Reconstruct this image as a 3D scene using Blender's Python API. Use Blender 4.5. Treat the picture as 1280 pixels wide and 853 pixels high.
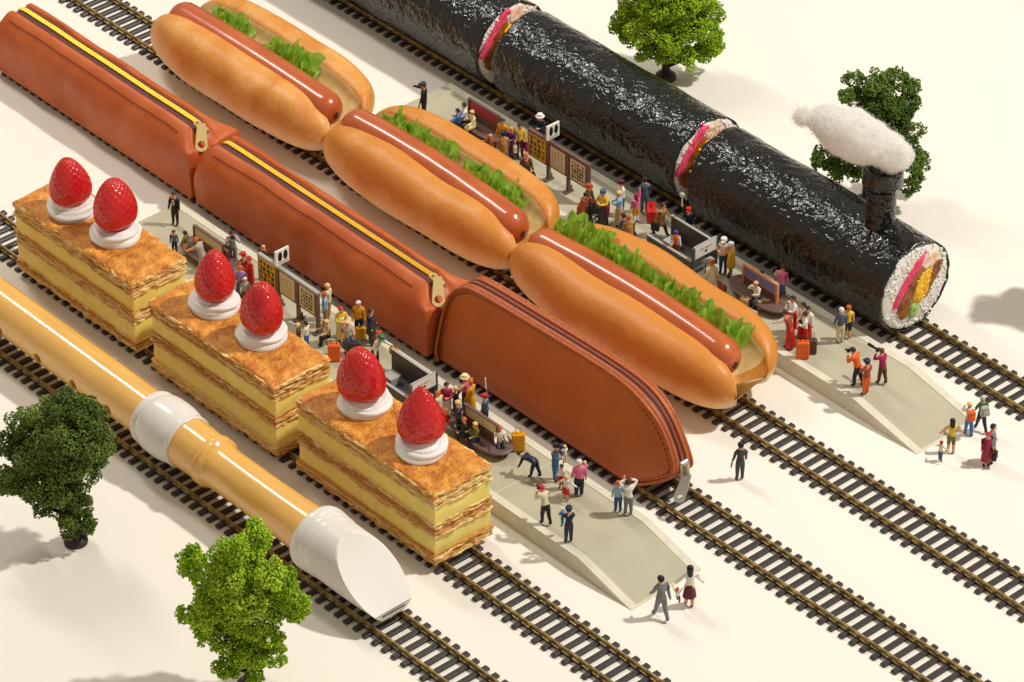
import bpy, math, random
import numpy as np
from mathutils import Vector, Matrix, noise

for o in list(bpy.data.objects):
    bpy.data.objects.remove(o, do_unlink=True)
SC = bpy.context.scene
COL = SC.collection
R = math.radians
# ------------------------------------------------------------------ camera (1 unit = 1 cm)
CAM = Vector((120.70, -108.233, 117.739))
PITCH, YAW, FPX = 0.6281237, 2.4105964, 5137.79
FW = Vector((math.cos(YAW) * math.cos(PITCH), math.sin(YAW) * math.cos(PITCH), -math.sin(PITCH)))
RT = Vector((math.sin(YAW), -math.cos(YAW), 0.0))
UP = RT.cross(FW)
cam_d = bpy.data.cameras.new('camera')
cam = bpy.data.objects.new('camera', cam_d)
COL.objects.link(cam)
cam.location = CAM
cam.rotation_euler = Matrix((RT, UP, -FW)).transposed().to_euler()
cam_d.sensor_width = 36
cam_d.lens = FPX / 1280 * 36
cam_d.clip_start = 1
cam_d.clip_end = 3000
SC.camera = cam
SC.render.resolution_x, SC.render.resolution_y = 1024, 682
# ------------------------------------------------------------------ studio light
W = bpy.data.worlds.new('World')
SC.world = W
W.use_nodes = True
bg = W.node_tree.nodes['Background']
bg.inputs[0].default_value = (1.0, 0.92, 0.79, 1)
bg.inputs[1].default_value = 0.38
def studio_lamp(name, shape, sx, sy, watts, colour, loc, aim, label):
    d = bpy.data.lights.new(name, 'AREA')
    d.shape = shape
    d.size = sx
    if sy: d.size_y = sy
    d.energy = watts
    d.color = colour
    o = bpy.data.objects.new(name, d)
    COL.objects.link(o)
    o.location = loc
    z = (Vector(loc) - Vector(aim)).normalized()
    x = (Vector((1, 0, 0)) - z * z.x).normalized()
    o.rotation_euler = Matrix((x, z.cross(x), z)).transposed().to_euler()
    o['label'] = label
    o['category'] = 'lamp'
    return o
studio_lamp('studio_key_lamp', 'DISK', 11, 0, 378000, (1.0, 0.975, 0.93), (80, 90, 172), (0, 0, 0), 'round studio lamp beyond the right edge')
studio_lamp('studio_softbox', 'RECTANGLE', 52, 12, 46000, (1.0, 0.965, 0.91), (-74, 2, 96), (-8, 0, 0), 'long studio softbox high up beyond the left edge')
SC.view_settings.view_transform = 'Standard'
SC.view_settings.look = 'None'
SC.view_settings.exposure = 0
SC.view_settings.gamma = 1

# ------------------------------------------------------------------ helpers
def lin(h):
    h = h.lstrip('#')
    v = [int(h[i:i + 2], 16) / 255 for i in (0, 2, 4)]
    return tuple(c / 12.92 if c < .04045 else ((c + .055) / 1.055) ** 2.4 for c in v)

def at(px, py, z=0.0):
    """the point at height z that the photograph shows at pixel (px, py)"""
    d = FW + RT * ((px - 640) / FPX) - UP * ((py - 426.5) / FPX)
    return CAM + d * ((z - CAM.z) / d.z)

MATS = {}
def mat(name, col, rough=.5, var=0.0, vscale=3.0, bump=0.0, bscale=8.0, bdist=.05, metal=0.0, sss=0.0, sscol=None, spec=.5,
        coat=0.0, stretch=None, col2=None, attr=None, detail=4):
    """procedural principled material: base colour with a noise mix, noise bump"""
    if name in MATS:
        return MATS[name]
    m = bpy.data.materials.new(name)
    m.use_nodes = True
    nt = m.node_tree
    b = nt.nodes['Principled BSDF']
    c = lin(col) if isinstance(col, str) else col
    b.inputs['Base Color'].default_value = (*c, 1)
    b.inputs['Roughness'].default_value = rough
    b.inputs['Metallic'].default_value = metal
    b.inputs['Specular IOR Level'].default_value = spec
    b.inputs['Coat Weight'].default_value = coat
    b.inputs['Coat Roughness'].default_value = .1
    if sss:
        b.inputs['Subsurface Weight'].default_value = sss
        b.inputs['Subsurface Radius'].default_value = sscol or (.3, .15, .08)
        b.inputs['Subsurface Scale'].default_value = .6
    tc = nt.nodes.new('ShaderNodeTexCoord')
    vec = tc.outputs['Object']
    if stretch:
        mp = nt.nodes.new('ShaderNodeMapping')
        mp.inputs['Scale'].default_value = stretch
        nt.links.new(vec, mp.inputs[0])
        vec = mp.outputs[0]
    if var or col2:
        n = nt.nodes.new('ShaderNodeTexNoise')
        n.inputs['Scale'].default_value = vscale
        n.inputs['Detail'].default_value = detail
        nt.links.new(vec, n.inputs['Vector'])
        r = nt.nodes.new('ShaderNodeValToRGB')
        r.color_ramp.elements[0].position = .34
        r.color_ramp.elements[1].position = .66
        if col2:
            c2 = lin(col2) if isinstance(col2, str) else col2
            ca, cb = c, c2
        else:
            ca, cb = tuple(x * (1 - var) for x in c), tuple(min(1, x * (1 + var)) for x in c)
        r.color_ramp.elements[0].color = (*ca, 1)
        r.color_ramp.elements[1].color = (*cb, 1)
        nt.links.new(n.outputs['Fac'], r.inputs[0])
        nt.links.new(r.outputs[0], b.inputs['Base Color'])
    if attr:
        a = nt.nodes.new('ShaderNodeAttribute')
        a.attribute_name = attr
        nt.links.new(a.outputs['Color'], b.inputs['Base Color'])
    if bump:
        n = nt.nodes.new('ShaderNodeTexNoise')
        n.inputs['Scale'].default_value = bscale
        n.inputs['Detail'].default_value = 5
        nt.links.new(vec, n.inputs['Vector'])
        bp = nt.nodes.new('ShaderNodeBump')
        bp.inputs['Strength'].default_value = bump
        bp.inputs['Distance'].default_value = bdist
        nt.links.new(n.outputs['Fac'], bp.inputs['Height'])
        nt.links.new(bp.outputs[0], b.inputs['Normal'])
    MATS[name] = m
    return m

def merge(*parts):
    V, F, k = [], [], 0
    for v, f in parts:
        V.extend(v)
        F.extend([tuple(i + k for i in q) for q in f])
        k += len(v)
    return V, F

def mesh(name, vf, m, smooth=False, fm=None):
    me = bpy.data.meshes.new(name)
    me.from_pydata([tuple(v) for v in vf[0]], [], vf[1])
    for x in (m if isinstance(m, (list, tuple)) else [m]):
        me.materials.append(x)
    if smooth:
        me.polygons.foreach_set('use_smooth', [True] * len(me.polygons))
    if fm is not None:
        me.polygons.foreach_set('material_index', fm)
    me.update()
    return me

def link(name, me, parent=None, loc=(0, 0, 0), rot=None):
    o = bpy.data.objects.new(name, me)
    COL.objects.link(o)
    o.parent = parent
    o.location = loc
    if rot:
        o.rotation_euler = rot
    return o

def obj(name, vf, m, parent=None, smooth=False, fm=None, loc=(0, 0, 0), rot=None):
    return link(name, mesh(name, vf, m, smooth, fm), parent, loc, rot)

def tag(o, label, cat, group=None):
    o['label'] = label
    o['category'] = cat
    if group:
        o['group'] = group
    return o

def thing(name, label, cat, loc=(0, 0, 0), rz=0.0, group=None):
    o = bpy.data.objects.new(name, None)
    o.empty_display_size = .5
    COL.objects.link(o)
    o.location = loc
    o.rotation_euler = (0, 0, rz)
    return tag(o, label, cat, group)

def box(x0, x1, y0, y1, z0, z1):
    v = [(x0, y0, z0), (x1, y0, z0), (x1, y1, z0), (x0, y1, z0), (x0, y0, z1), (x1, y0, z1), (x1, y1, z1), (x0, y1, z1)]
    return v, [(0, 3, 2, 1), (4, 5, 6, 7), (0, 1, 5, 4), (1, 2, 6, 5), (2, 3, 7, 6), (3, 0, 4, 7)]

def bbox(x0, x1, y0, y1, z0, z1, b=.03):
    """box with bevelled vertical edges and top rim"""
    def ring(d, z):
        return [(x0 + b + d, y0 + d, z), (x1 - b - d, y0 + d, z), (x1 - d, y0 + b + d, z), (x1 - d, y1 - b - d, z),
                (x1 - b - d, y1 - d, z), (x0 + b + d, y1 - d, z), (x0 + d, y1 - b - d, z), (x0 + d, y0 + b + d, z)]
    return rings([ring(0, z0), ring(0, z1 - b), ring(b * .8, z1)], True, True)

def rings(rs, cap0=False, cap1=False, closed=True):
    """loft a list of rings (each a list of points)"""
    n = len(rs[0])
    V = [tuple(p) for r in rs for p in r]
    F = []
    for i in range(len(rs) - 1):
        for j in range(n if closed else n - 1):
            a, b = i * n + j, i * n + (j + 1) % n
            F.append((a, b, b + n, a + n))
    if cap0:
        F.append(tuple(range(n - 1, -1, -1)))
    if cap1:
        k = (len(rs) - 1) * n
        F.append(tuple(range(k, k + n)))
    return V, F

def tube(pts, rad, n=8, caps=True):
    pts = [Vector(p) for p in pts]
    rs = []
    ref = None
    for i, p in enumerate(pts):
        d = (pts[min(i + 1, len(pts) - 1)] - pts[max(i - 1, 0)]).normalized()
        if ref is None:
            ref = Vector((0, 0, 1)) if abs(d.z) < .9 else Vector((1, 0, 0))
        u = (ref - d * ref.dot(d)).normalized()
        ref = u
        w = d.cross(u)
        r = rad[i] if isinstance(rad, (list, tuple)) else rad
        rs.append([p + (u * math.cos(2 * math.pi * k / n) + w * math.sin(2 * math.pi * k / n)) * r for k in range(n)])
    return rings(rs, caps, caps)

def lathe(prof, n=24, axis='z', c=(0, 0, 0), caps=True):
    """prof: (radius, height) along the axis"""
    rs = []
    for r, h in prof:
        ring = []
        for k in range(n):
            a = 2 * math.pi * k / n
            if axis == 'z':
                ring.append((c[0] + r * math.cos(a), c[1] + r * math.sin(a), c[2] + h))
            else:
                ring.append((c[0] + h, c[1] + r * math.cos(a), c[2] + r * math.sin(a)))
        rs.append(ring)
    return rings(rs, caps, caps)

def ell(c, r, nu=12, nv=8, rot=None):
    rs = []
    for i in range(nv + 1):
        t = math.pi * min(max(i / nv, .02), .98)
        ring = []
        for k in range(nu):
            a = 2 * math.pi * k / nu
            p = Vector((r[0] * math.sin(t) * math.cos(a), r[1] * math.sin(t) * math.sin(a), -r[2] * math.cos(t)))
            if rot:
                p = rot @ p
            ring.append(p + Vector(c))
        rs.append(ring)
    return rings(rs, True, True)

def nz(x, y, z, s=1.0):
    return noise.noise(Vector((x * s, y * s, z * s)))

def fbm(x, y, z, s=1.0, o=4):
    return noise.fractal(Vector((x * s, y * s, z * s)), 1.0, 2.0, o)

def smooth_loop(P, n):
    """closed Catmull-Rom through P, n even samples"""
    P = [Vector(p) for p in P]
    L = []
    m = len(P)
    for i in range(m):
        a, b, c, d = P[i - 1], P[i], P[(i + 1) % m], P[(i + 2) % m]
        for k in range(12):
            t = k / 12
            L.append(.5 * (2 * b + (c - a) * t + (2 * a - 5 * b + 4 * c - d) * t * t + (3 * b - a - 3 * c + d) * t ** 3))
    S = [0]
    for i in range(len(L)):
        S.append(S[-1] + (L[(i + 1) % len(L)] - L[i]).length)
    out = []
    j = 0
    for k in range(n):
        s = S[-1] * k / n
        while S[j + 1] < s:
            j += 1
        t = (s - S[j]) / max(1e-9, S[j + 1] - S[j])
        out.append(L[j % len(L)].lerp(L[(j + 1) % len(L)], t))
    return out
# ------------------------------------------------------------------ the table top
m_ground = mat('cream_paper', (.83, .768, .668), .75, spec=.25)
g = obj('ground', ([(-900, -900, 0), (900, -900, 0), (900, 900, 0), (-900, 900, 0)], [(0, 1, 2, 3)]), m_ground)
g['kind'] = 'structure'

# ------------------------------------------------------------------ five model railway tracks
TY = {'R': -18.5, 'C': -13.15, 'P': -2.78, 'H': 3.98, 'N': 14.95}
RAIL_TOP = .40
m_sleep = mat('black_brown_plastic', '#3b3230', .42, var=.3, vscale=6, bump=.35, bscale=14, bdist=.02, stretch=(3, .5, 3))
m_rail = mat('bronzed_rail', '#806a40', .34, metal=.6, col2='#cdb176', vscale=2.4, stretch=(1, .2, .2), bump=.2, bscale=10, bdist=.02)

def hexa(x0, x1, y0, y1, z0, z1, b):
    return rings([[(x0, y0, z0), (x1, y0, z0), (x1, y1, z0), (x0, y1, z0)], [(x0, y0, z1 - b), (x1, y0, z1 - b), (x1, y1, z1 - b), (x0, y1, z1 - b)],
                  [(x0 + b, y0 + b, z1), (x1 - b, y0 + b, z1), (x1 - b, y1 - b, z1), (x0 + b, y1 - b, z1)]], True, True)
sl = [hexa(-.14, .14, -1.36, 1.36, 0.004, .17, .035)]
for s in (-1, 1):
    for d in (-1, 1):
        sl.append(hexa(-.1, .1, s * .825 + d * .11 - .05, s * .825 + d * .11 + .05, .16, .235, .02))
sleeper_me = mesh('sleeper', merge(*sl), m_sleep)

def rail_vf(x0, x1):
    sec = [(-.1, .165), (.1, .165), (.1, .195), (.03, .215), (.03, .33), (.052, .345), (.052, .39), (.04, .4), (-.04, .4), (-.052, .39), (-.052, .345), (-.03, .33), (-.03, .215), (-.1, .195)]
    return rings([[(x, y, z) for y, z in sec] for x in (x0, x1)], True, True)
TRACKS = [('R', -40, 38, 'dark railway track carrying the wooden recorder, nearest the two front trees'),
          ('C', -46, 40, 'dark railway track carrying the row of strawberry cream pastries'),
          ('P', -56, 46, 'dark railway track carrying the three brown leather pencil cases'),
          ('H', -60, 48, 'dark railway track carrying the three hot dogs'),
          ('N', -66, 46, 'dark railway track carrying the black seaweed rolls, farthest from the viewer')]
random.seed(3)
for key_, x0, x1, lab in TRACKS:
    t = thing('railway_track', lab, 'railway track', (0, TY[key_], 0), group='parallel model railway tracks')
    for s in (-1, 1):
        obj('rail', rail_vf(x0, x1), m_rail, t, loc=(0, s * .825, 0))
        obj('sleeper_web', box(x0, x1, s * .825 - .06, s * .825 + .06, .02, .1), m_sleep, t)
    n = int((x1 - x0) / .652)
    off = random.random() * .6
    for i in range(n):
        link('sleeper', sleeper_me, t, (x0 + off + i * .652, random.uniform(-.012, .012), 0), (0, 0, random.uniform(-.012, .012)))

# ------------------------------------------------------------------ two island platforms
m_deck = mat('grey_green_card', '#b1aa90', .7, var=.05, vscale=.7, bump=.12, bscale=30, bdist=.01)
m_kerb = mat('pale_stone_edging', '#d2cbb4', .65, var=.06, vscale=1.5, bump=.15, bscale=20, bdist=.01)
PH = .9
def platform(x0, xr, x1, y0, y1, label):
    t = thing('station_platform', label, 'platform', (x0, y0, 0), group='station platforms between the tracks')
    L, Lr, Wd = x1 - x0, xr - x0, y1 - y0
    k = .42
    def prof(y, dz):
        return [(0, y, 0.004), (0, y, PH + dz), (Lr, y, PH + dz), (L, y, .03 + dz)]
    # body
    v, f = [], []
    a, b = prof(k, -.03), prof(Wd - k, -.03)
    a[0] = (0, k, .004); b[0] = (0, Wd - k, .004)
    a.append((L, k, .004)); b.append((L, Wd - k, .004))
    obj('deck', rings([a, b], True, True), m_deck, t)
    for (ya, yb) in ((0, k), (Wd - k, Wd)):
        cuts = [0] + [i * 2.9 for i in range(1, 1)] + [Lr]
        for c0, c1 in zip(cuts[:-1], cuts[1:]):
            obj('kerb_stone', bbox(c0 + (.012 if c0 else 0), c1 - .012, ya, yb, .004, PH, .015), m_kerb, t)
        p = [(Lr + .0, PH - .002), (L - .45, .13), (L, .035), (L, .004), (Lr, .004)]
        obj('ramp_edging', rings([[(x, y, z) for x, z in p] for y in (ya, yb)], True, True), m_kerb, t)
    obj('ramp_foot', box(L - .02, L + .1, 0, Wd, .004, .035), m_kerb, t)
    for xx in (Lr - 6.1, Lr - 14.5, Lr - 22.9):
        if xx > 0:
            obj('joint_strip', box(xx, xx + .035, k + .01, Wd - k - .01, PH - .04, PH - .027), m_kerb, t)
    return t
platform(-18.6, 15.3, 19.35, 8.1, 12.3, 'long pale grey platform with ramp between the hot dog track and the seaweed roll track')
platform(-19.3, 15.35, 18.72, -9.72, -5.35, 'long pale grey platform with ramp between the pastry track and the pencil case track')
# ------------------------------------------------------------------ recorder on the front track
m_wood = mat('honey_lacquer', '#e8b25c', .14, var=.08, vscale=1.2, stretch=(.25, 3, 3), spec=.6, coat=.35)
m_ivory = mat('ivory_plastic', '#e0d9ce', .24, spec=.45, coat=0, bump=.02, bscale=4)
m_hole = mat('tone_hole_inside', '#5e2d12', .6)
rec = thing('recorder', 'long honey coloured recorder with ivory joints lying on the front track like a train', 'recorder', (0, -18.4, 2.05))
def smooth_prof(p, k=3):
    return p
body_p = [(.2, -34), (1.16, -33.98), (1.15, -20), (1.15, -12), (1.17, -4.5), (1.0, -4.48), (.2, -4.47)]
holes = [(-15.2, -.17), (-12.1, -.15), (-9.3, -.15), (-6.6, -.13)]
hb = obj('body_joint', lathe(body_p, 96, 'x'), m_wood, rec, True)
cut = []
for hx, hz in holes:
    c_ = obj('cutter', lathe([(.28, 0), (.25, 1.4)], 24, 'z'), m_hole, None)
    c_.matrix_world = Matrix.Translation((hx, -18.4 - 1.6, 2.05 + hz)) @ Matrix.Rotation(R(-90), 4, 'X')
    md = hb.modifiers.new('h', 'BOOLEAN')
    md.object = c_
    md.operation = 'DIFFERENCE'
    md.solver = 'EXACT'
    cut.append(c_)
bpy.context.view_layer.update()
dg = bpy.context.evaluated_depsgraph_get()
nm = bpy.data.meshes.new_from_object(hb.evaluated_get(dg))
hb.modifiers.clear()
hb.data = nm
nm.set_sharp_from_angle(angle=R(35))
for c_ in cut:
    bpy.data.objects.remove(c_)
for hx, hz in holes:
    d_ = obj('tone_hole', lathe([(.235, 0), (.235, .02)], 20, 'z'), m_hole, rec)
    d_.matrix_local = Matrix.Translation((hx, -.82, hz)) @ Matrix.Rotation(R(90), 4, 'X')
ring_p = [(1.1, -4.65), (1.33, -4.64), (1.37, -4.56), (1.37, -4.42), (1.33, -4.36), (1.31, -4.3), (1.36, -4.24), (1.42, -4.12), (1.46, -3.9), (1.48, -3.4), (1.46, -2.9),
          (1.41, -2.62), (1.33, -2.3), (1.29, -2.22), (1.29, -2.16), (1.335, -2.1), (1.335, -1.96), (1.29, -1.9), (1.0, -1.89)]
obj('ivory_joint_ring', lathe(ring_p, 96, 'x'), m_ivory, rec, True).data.set_sharp_from_angle(angle=R(50))
neck_p = [(.9, -1.95), (1.235, -1.94), (1.235, -1.2), (1.2, -.55), (1.17, -.28), (1.24, -.22), (1.28, -.14), (1.24, -.05), (1.2, -.01), (1.2, .03), (1.25, .07), (1.28, .15), (1.24, .25), (1.15, .32), (1.1, .45),
          (1.08, 1.0), (1.08, 3.2), (1.13, 5.6), (1.22, 7.8), (.9, 7.82)]
obj('head_joint', lathe(neck_p, 96, 'x'), m_wood, rec, True).data.set_sharp_from_angle(angle=R(50))
cap_p = [(r_, h_ + 1.95) for r_, h_ in [(1.0, 5.3), (1.45, 5.32), (1.56, 5.4), (1.6, 5.55), (1.6, 5.78), (1.56, 5.86), (1.535, 5.9), (1.56, 5.95), (1.575, 6.1), (1.55, 6.2), (1.515, 6.26), (1.515, 6.32), (1.545, 6.38), (1.545, 6.5), (1.52, 6.58), (1.5, 6.7)]]
obj('ivory_cap_ring', lathe(cap_p, 96, 'x'), m_ivory, rec, True).data.set_sharp_from_angle(angle=R(50))
# beak of the mouthpiece: round section clipped by a slanted plane
rs = []
NB = 96
XS = [8.63 + i * (12.65 - 8.63) / 60 for i in range(61)]
for x in XS:
    Rr = 1.5
    t = max(0, (x - 9.55) / 3.1)
    zc = 1.5 - (t ** .95) * 2.42
    zb = -1.5 + max(0, (x - 10.8) / 1.85) ** 2 * .18
    w = 1 - .1 * t ** 2
    ring = []
    for k in range(NB):
        a = 2 * math.pi * k / NB
        y, z = Rr * math.cos(a), Rr * math.sin(a)
        if z > zc:
            # spread the clipped points over the flat
            h = math.sqrt(max(0.0, Rr * Rr - zc * zc)) if abs(zc) < Rr else 0
            y = max(-h, min(h, y * (h / max(h, abs(y))) if abs(y) > h else y))
            z = zc - .05 * t * (1 - (y / max(h, .01)) ** 2)
        ring.append((x, y * w, max(z, zb)))
    rs.append(ring)
bk = obj('mouthpiece_beak', rings(rs, True, True), mat('satin_ivory', '#dbd3c8', .34, spec=.2), rec, True)
bk.data.set_sharp_from_angle(angle=R(28))
obj('windway_slit', bbox(12.61, 12.67, -.66, .66, -1.10, -1.045, .01), mat('slit_dark', '#2b2622', .6), rec)

# ------------------------------------------------------------------ pastries
m_crust = mat('caramel_crust', '#c26a18', .3, col2='#eea53c', vscale=1.7, bump=1.0, bscale=4.2, bdist=.2, spec=.5, detail=8)
m_flake = mat('flaky_pastry', '#e3b262', .55, col2='#f4da98', vscale=3.0, bump=.8, bscale=7, bdist=.08, stretch=(1, 1, 4), detail=7)
m_flake2 = mat('flaky_pastry_dark', '#bf7a32', .55, col2='#dda552', vscale=3.5, bump=.8, bscale=7, bdist=.08, stretch=(1, 1, 4), detail=7)
m_cust = mat('custard', '#fbe07a', .45, var=.06, vscale=2, bump=.15, bscale=5, bdist=.05, sss=.25, sscol=(.5, .35, .12))
m_cream = mat('whipped_cream', '#ede8e1', .5, sss=.2, sscol=(.3, .25, .2), bump=.05, bscale=6)

def slab(x0, x1, y0, y1, z0, z1, seed, amp, nz_=3, step=.14, bulge=0.0, freq=1.6, taper=0.0):
    """slab with an uneven rim; returns rim rings closed by dense top and bottom caps"""
    per = []
    nx, ny = max(4, int((x1 - x0) / step)), max(4, int((y1 - y0) / step))
    for i in range(nx): per.append((x0 + (x1 - x0) * i / nx, y0, 0, -1))
    for i in range(ny): per.append((x1, y0 + (y1 - y0) * i / ny, 1, 0))
    for i in range(nx): per.append((x1 - (x1 - x0) * i / nx, y1, 0, 1))
    for i in range(ny): per.append((x0, y1 - (y1 - y0) * i / ny, -1, 0))
    rs = []
    for k in range(nz_ + 1):
        t = k / nz_
        z = z0 + (z1 - z0) * t
        ring = []
        for (x, y, dx, dy) in per:
            d = amp * fbm(x + seed, y - seed, z * 2.5, freq) + bulge * math.sin(math.pi * t)
            ring.append((x + dx * d, y + dy * d, z + .45 * amp * nz(x + seed * .3, y, 7 + z0 * .8, 1.1)))
        rs.append(ring)
    return rings(rs, True, True)

def crust_top(x0, x1, y0, y1, z, seed):
    nx, ny = 110, 40
    V, F = [], []
    for i in range(nx + 1):
        for j in range(ny + 1):
            u, v = i / nx, j / ny
            x, y = x0 + (x1 - x0) * u, y0 + (y1 - y0) * v
            e = min(u, 1 - u) * (x1 - x0)
            e2 = min(v, 1 - v) * (y1 - y0)
            d = min(e, e2)
            h = .07 * fbm(x + seed, y, 1.3, 1.6, 5) + .05 * abs(nz(x + seed, y * 1.0, 4.2, 4.2)) - .18 * max(0, 1 - d / .2) ** 2
            jx = .05 * nz(x * 3, y * 3, seed) if 0 < i < nx else .07 * fbm(x, y * 2, seed, 1.5)
            jy = .05 * nz(x * 3, y * 3, seed + 5) if 0 < j < ny else .07 * fbm(x * 2, y, seed, 1.5)
            V.append((x + jx, y + jy, z + h))
    for i in range(nx):
        for j in range(ny):
            a = i * (ny + 1) + j
            F.append((a, a + ny + 1, a + ny + 2, a + 1))
    return V, F

def pastry_layer(parent, x0, x1, y0, y1, z0, z1, seed, top=False):
    n = max(4, int((z1 - z0) / .085))
    rnd = random.Random(seed)
    parts, fm = [], []
    cuts = [0.0]
    for k in range(n): cuts.append(cuts[-1] + rnd.uniform(.45, 1.7))
    cuts = [z0 + (z1 - z0) * q / cuts[-1] for q in cuts]
    for k in range(n):
        o = rnd.uniform(-.06, .04)
        o2 = rnd.uniform(-.05, .05)
        s = slab(x0 - o, x1 + o2, y0 - o * .8, y1 + o, cuts[k] + .004, cuts[k + 1] + rnd.uniform(0, .02), seed + k * 2.7, .13, 2, .1, .02, 1.9)
        parts.append(s)
        fm += [1 if (rnd.random() < .27) else 0] * len(s[1])
    o = obj('pastry_layer', merge(*parts), [m_flake, m_flake2], parent, fm=fm)
    if top:
        obj('glazed_crust', crust_top(x0 - .03, x1 + .03, y0 - .03, y1 + .03, z1 + .10, seed), m_crust, o, True)
    return o

def cake(x0, x1, y0, y1, seed, label):
    z = RAIL_TOP + .01
    t = thing('cream_pastry', label, 'pastry', ((x0 + x1) / 2, (y0 + y1) / 2, z), group='layered pastries standing on the track as carriages')
    a, b, c, d = x0 - (x0 + x1) / 2, x1 - (x0 + x1) / 2, y0 - (y0 + y1) / 2, y1 - (y0 + y1) / 2
    pastry_layer(t, a - .05, b + .08, c - .05, d + .05, 0, .58, seed)
    obj('custard_layer', slab(a + .03, b - .03, c + .05, d - .05, .56, 1.58, seed + 50, .035, 6, .14, .035, 1.0), m_cust, t, True).data.set_sharp_from_angle(angle=R(55))
    pastry_layer(t, a - .02, b + .03, c - .02, d + .02, 1.55, 2.28, seed + 9)
    obj('custard_layer', slab(a + .04, b - .03, c + .06, d - .05, 2.26, 3.22, seed + 70, .035, 6, .14, .035, 1.0), m_cust, t, True).data.set_sharp_from_angle(angle=R(55))
    pastry_layer(t, a - .03, b + .03, c - .03, d + .03, 3.2, 3.98, seed + 21, True)
    return z + 4.0
CAKES = [(-20.6, -11.1, -14.5, -11.25, 11, 'layered custard pastry with two strawberries, farthest left of the three'),
         (-9.4, -.1, -14.7, -11.35, 37, 'layered custard pastry with two strawberries, middle one of the three'),
         (1.35, 10.95, -14.5, -11.1, 71, 'layered custard pastry with two strawberries, nearest the recorder mouthpiece')]
for c_ in CAKES:
    CT = cake(*c_)
# strawberries on dollops of cream
m_berry = mat('strawberry_skin', '#c4121a', .24, col2='#d4221f', vscale=.9, spec=.6, coat=.12, sss=.05, sscol=(.4, .06, .04))
m_seed = mat('strawberry_seed', '#cf4a22', .3, spec=.5)
def dollop(px, py, seed, label):
    p = at(px, py, CT)
    parts = []
    rnd = random.Random(seed * 7)
    # soft base and a piped rope wound on it
    bs = []
    for r, h in ((1.0, 0), (1.18, .08), (1.2, .25), (1.05, .42), (.7, .5), (.05, .52)):
        bs.append([(r * (1 + .04 * math.sin(3 * k * math.pi / 20 + seed)) * math.cos(k * math.pi / 20), r * math.sin(k * math.pi / 20), h) for k in range(40)])
    parts.append(rings(bs, True, True))
    K, M = 120, 30
    a0 = rnd.uniform(0, 6.28)
    rs = []
    for i in range(K + 1):
        u = i / K
        a = a0 + u * 2 * math.pi * 1.75
        r = 1.0 - .42 * u + .05 * math.sin(a * 1.3 + seed)
        c = Vector((r * math.cos(a), r * math.sin(a), .3 + .34 * u + .05 * math.sin(a * 2 + seed)))
        rad_ = Vector((math.cos(a), math.sin(a), 0))
        w = .36 * min(1, (u + .01) * 9) ** .5 * min(1, (1.01 - u) * 7) ** .5 * (1 + .1 * math.sin(a * 1.7 + seed * 3))
        ring = []
        for k in range(M):
            b = 2 * math.pi * k / M
            q = w * (1 + .13 * math.sin(5 * (b + u * 5)) + .05 * nz(c.x * 3, c.y * 3, b + seed))
            ring.append(c + rad_ * math.cos(b) * q + Vector((0, 0, 1)) * math.sin(b) * q * .85)
        rs.append(ring)
    v = rings(rs, True, True)
    parts.append(([(x, y, max(z, -.02)) for x, y, z in v[0]], v[1]))
    o = obj('cream_dollop', merge(*parts), m_cream, None, True, loc=(p.x, p.y, CT - .02))
    tag(o, label, 'cream', 'cream dollops under the strawberries')
    return p

def strawberry(p, w, h, pointy, seed, tilt, label):
    NU, NV = 84, 60
    # seeds on a spiral
    seeds = []
    M = 250
    for i in range(M):
        v = (i + .5) / M
        seeds.append((math.pi * v, 2.39996 * i))
    def surf(th, a):
        # th: 0 bottom .. pi top
        zz = -math.cos(th)
        z = h * (.5 + .5 * zz)
        u = z / h
        r = (math.sin(th) ** .82) * w * (1.12 - pointy * u ** 1.35) * (.62 + .38 * min(1, (u + .12) * 3.2) if u < .3 else 1.0)
        r *= 1 + .04 * math.sin(2 * a + seed) + .03 * math.sin(3 * a + seed * 2)
        return Vector((r * math.cos(a), r * math.sin(a), z))
    SP = np.array([surf(t, a) for t, a in seeds])
    rs, pts = [], []
    for j in range(NV + 1):
        th = math.pi * min(max(j / NV, .012), .988)
        rs.append([surf(th, 2 * math.pi * k / NU) for k in range(NU)])
    V, F = rings(rs, True, True)
    A = np.array([tuple(v) for v in V])
    c = np.array([0, 0, h * .45])
    nrm = A - c
    nrm /= np.linalg.norm(nrm, axis=1)[:, None]
    d = np.full(len(A), 9.0)
    for s in SP:
        d = np.minimum(d, np.linalg.norm(A - s, axis=1))
    A = A - nrm * (.056 * np.exp(-(d / .066) ** 2))[:, None] + nrm * (.02 * np.clip(d / .2, 0, 1))[:, None]
    t = thing('strawberry', label, 'strawberry', (p.x, p.y, CT + .52), group='strawberries on the pastries')
    t.rotation_euler = (R(tilt[0]), R(tilt[1]), seed)
    obj('flesh', ([tuple(v) for v in A], F), m_berry, t, True)
    sp = []
    for s in SP:
        n = Vector(s) - Vector(c)
        n.normalize()
        rot = n.to_track_quat('Z', 'Y').to_matrix()
        sp.append(ell(Vector(s) - n * .03, (.02, .036, .022), 6, 4, rot))
    o = obj('seeds', merge(*sp), m_seed, t, True)
    o['kind'] = 'stuff'
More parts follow.
